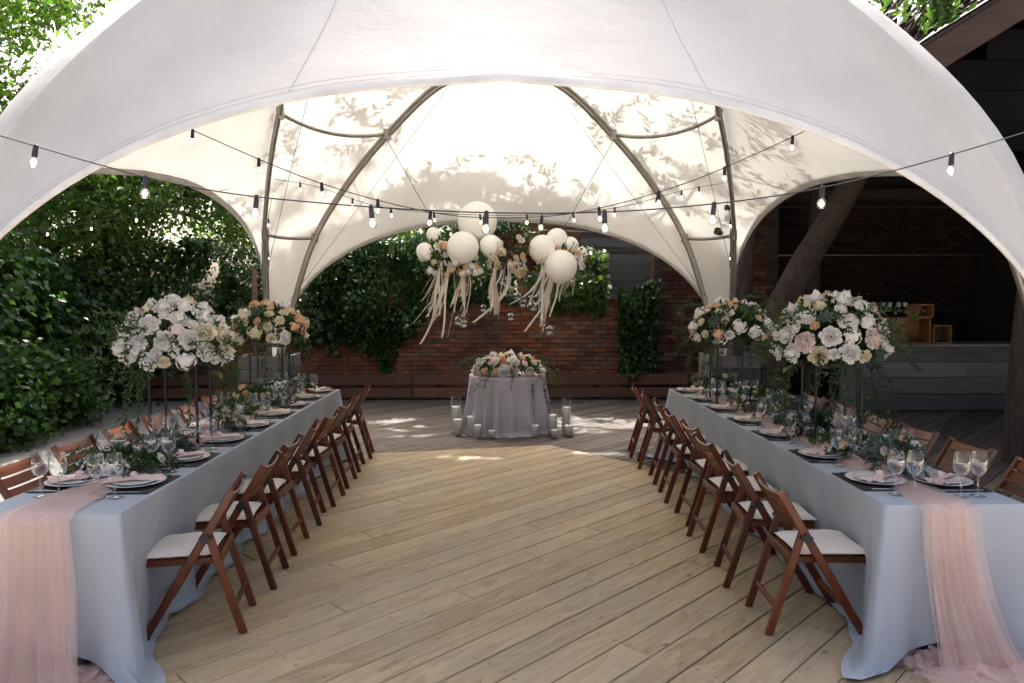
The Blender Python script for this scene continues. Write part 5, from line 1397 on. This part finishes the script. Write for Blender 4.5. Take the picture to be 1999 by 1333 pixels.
# ================================================================== STRING LIGHTS
SOCK = MB().lathe([(0, 0.01), (0.008, 0.01), (0.012, 0.0), (0.0135, -0.05), (0.013, -0.056), (0, -0.056)], 10).mesh('socket', M['socket'])
BULB = MB().lathe([(0.011, -0.056), (0.0125, -0.060), (0.019, -0.071), (0.0225, -0.084), (0.0205, -0.097), (0.012, -0.106), (0, -0.108)], 12).mesh('bulb', M['glass'])
FIL = MB().lathe([(0, -0.064), (0.006, -0.067), (0.0115, -0.076), (0.013, -0.084), (0.009, -0.095), (0, -0.099)], 8).mesh('glow', M['bulb'])
def string(label, pts, bulbs, scale=0.85):
    s = empty('string_light', (0, 0, 0), 0, label, 'string light', 'festoon string lights')
    C = catmull(pts, 14)
    seg = np.linalg.norm(np.diff(C, axis=0), axis=1); cum = np.concatenate([[0], np.cumsum(seg)])
    MB().tube(C, 0.003, 5).build('cable', M['cable'], s)
    for f in bulbs:
        d = f * cum[-1]; p = [float(np.interp(d, cum, C[:, k])) for k in range(3)]
        k = put('socket', SOCK, s, p, (rr.uniform(-0.12, 0.12), rr.uniform(-0.12, 0.12), 0), scale)
        put('bulb', BULB, k); put('glow', FIL, k)
# PX strings: heights read at the ends and the middle
string('front string of bulbs sagging across the tent mouth, nearest the camera', [(-3.3, 3.15, 2.74), (-2.2, 3.15, 2.43), (-1.4, 3.15, 2.21), (-0.75, 3.15, 2.125), (0.05, 3.15, 2.085), (0.75, 3.15, 2.11), (1.45, 3.15, 2.21), (2.28, 3.15, 2.44), (3.3, 3.15, 2.78)], [0.058, 0.135, 0.205, 0.275, 0.345, 0.417, 0.49, 0.565, 0.635, 0.705, 0.79, 0.87, 0.945], 0.85)
string('middle string of bulbs sagging under the dome between the ribs', [(-2.5, 4.7, 3.03), (-1.99, 4.7, 2.80), (-1.2, 4.7, 2.47), (-0.5, 4.7, 2.28), (0.0, 4.7, 2.235), (0.55, 4.7, 2.28), (1.25, 4.7, 2.48), (2.02, 4.7, 2.82), (2.5, 4.7, 3.03)], [0.115, 0.2, 0.28, 0.35, 0.415, 0.48, 0.55, 0.62, 0.695, 0.78, 0.87])
string('far string of bulbs slung between the rear ribs', [(-2.58, 8.46, 3.08), (-1.9, 7.6, 2.87), (-1.2, 7.2, 2.62), (-0.4, 7.0, 2.52), (0.5, 7.0, 2.52), (1.2, 7.2, 2.62), (1.9, 7.6, 2.84), (2.58, 8.46, 3.05)], [0.12, 0.19, 0.26, 0.33, 0.4, 0.47, 0.54, 0.61, 0.68, 0.76, 0.82, 0.88])
string('outdoor string of bulbs hung in the trees beyond the side arch', [(-2.95, 8.0, 2.9), (-4.2, 8.2, 2.62), (-5.4, 8.4, 2.5), (-6.6, 8.2, 2.55)], [0.15, 0.3, 0.45, 0.6, 0.75, 0.9])
string('short string of bulbs running down the left rear rib', [(-2.66, 8.62, 2.92), (-2.76, 8.78, 2.7), (-2.82, 8.93, 2.45), (-2.86, 9.08, 2.1)], [0.35, 0.8])
string('short string of bulbs running down the right rear rib', [(2.66, 8.62, 2.92), (2.76, 8.78, 2.7), (2.82, 8.93, 2.45), (2.86, 9.08, 2.1)], [0.35, 0.8])

# clamp lamps on the right rear rib
for i, (p, lab) in enumerate((((2.80, 8.9, 2.78), 'small black clamp spotlight, upper one on the right rear rib'), ((2.72, 9.0, 2.52), 'small black clamp spotlight, lower one on the right rear rib'))):
    c = empty('clamp_lamp', p, R(200), lab, 'spotlight', 'clamp spotlights on the tent rib')
    MB().lathe([(0, 0.0), (0.03, 0.0), (0.034, 0.02), (0.045, 0.09), (0.041, 0.09), (0.03, 0.03), (0, 0.02)], 12).build('lamp_head', M['bracket'], c, rot=(R(70), 0, 0))
    MB().bar((0, 0, 0), (0.08, 0.06, 0.03), 0.014, 0.014).build('arm', M['bracket'], c)
    MB().box((0.1, 0.075, 0.03), (0.05, 0.05, 0.06)).build('clamp', M['bracket'], c)
wp = empty('wooden_post', (-3.22, 9.6, 0), 0, 'thin red brown wooden post beside the left rear tent leg', 'post')
MB().bar((0, 0, -0.05), (0, 0, 2.1), 0.055, 0.055, (0, 1, 0)).build('shaft', M['edging'], wp)
MB().box((0, 0, 2.115), (0.07, 0.07, 0.03)).build('post_cap', M['edging'], wp)
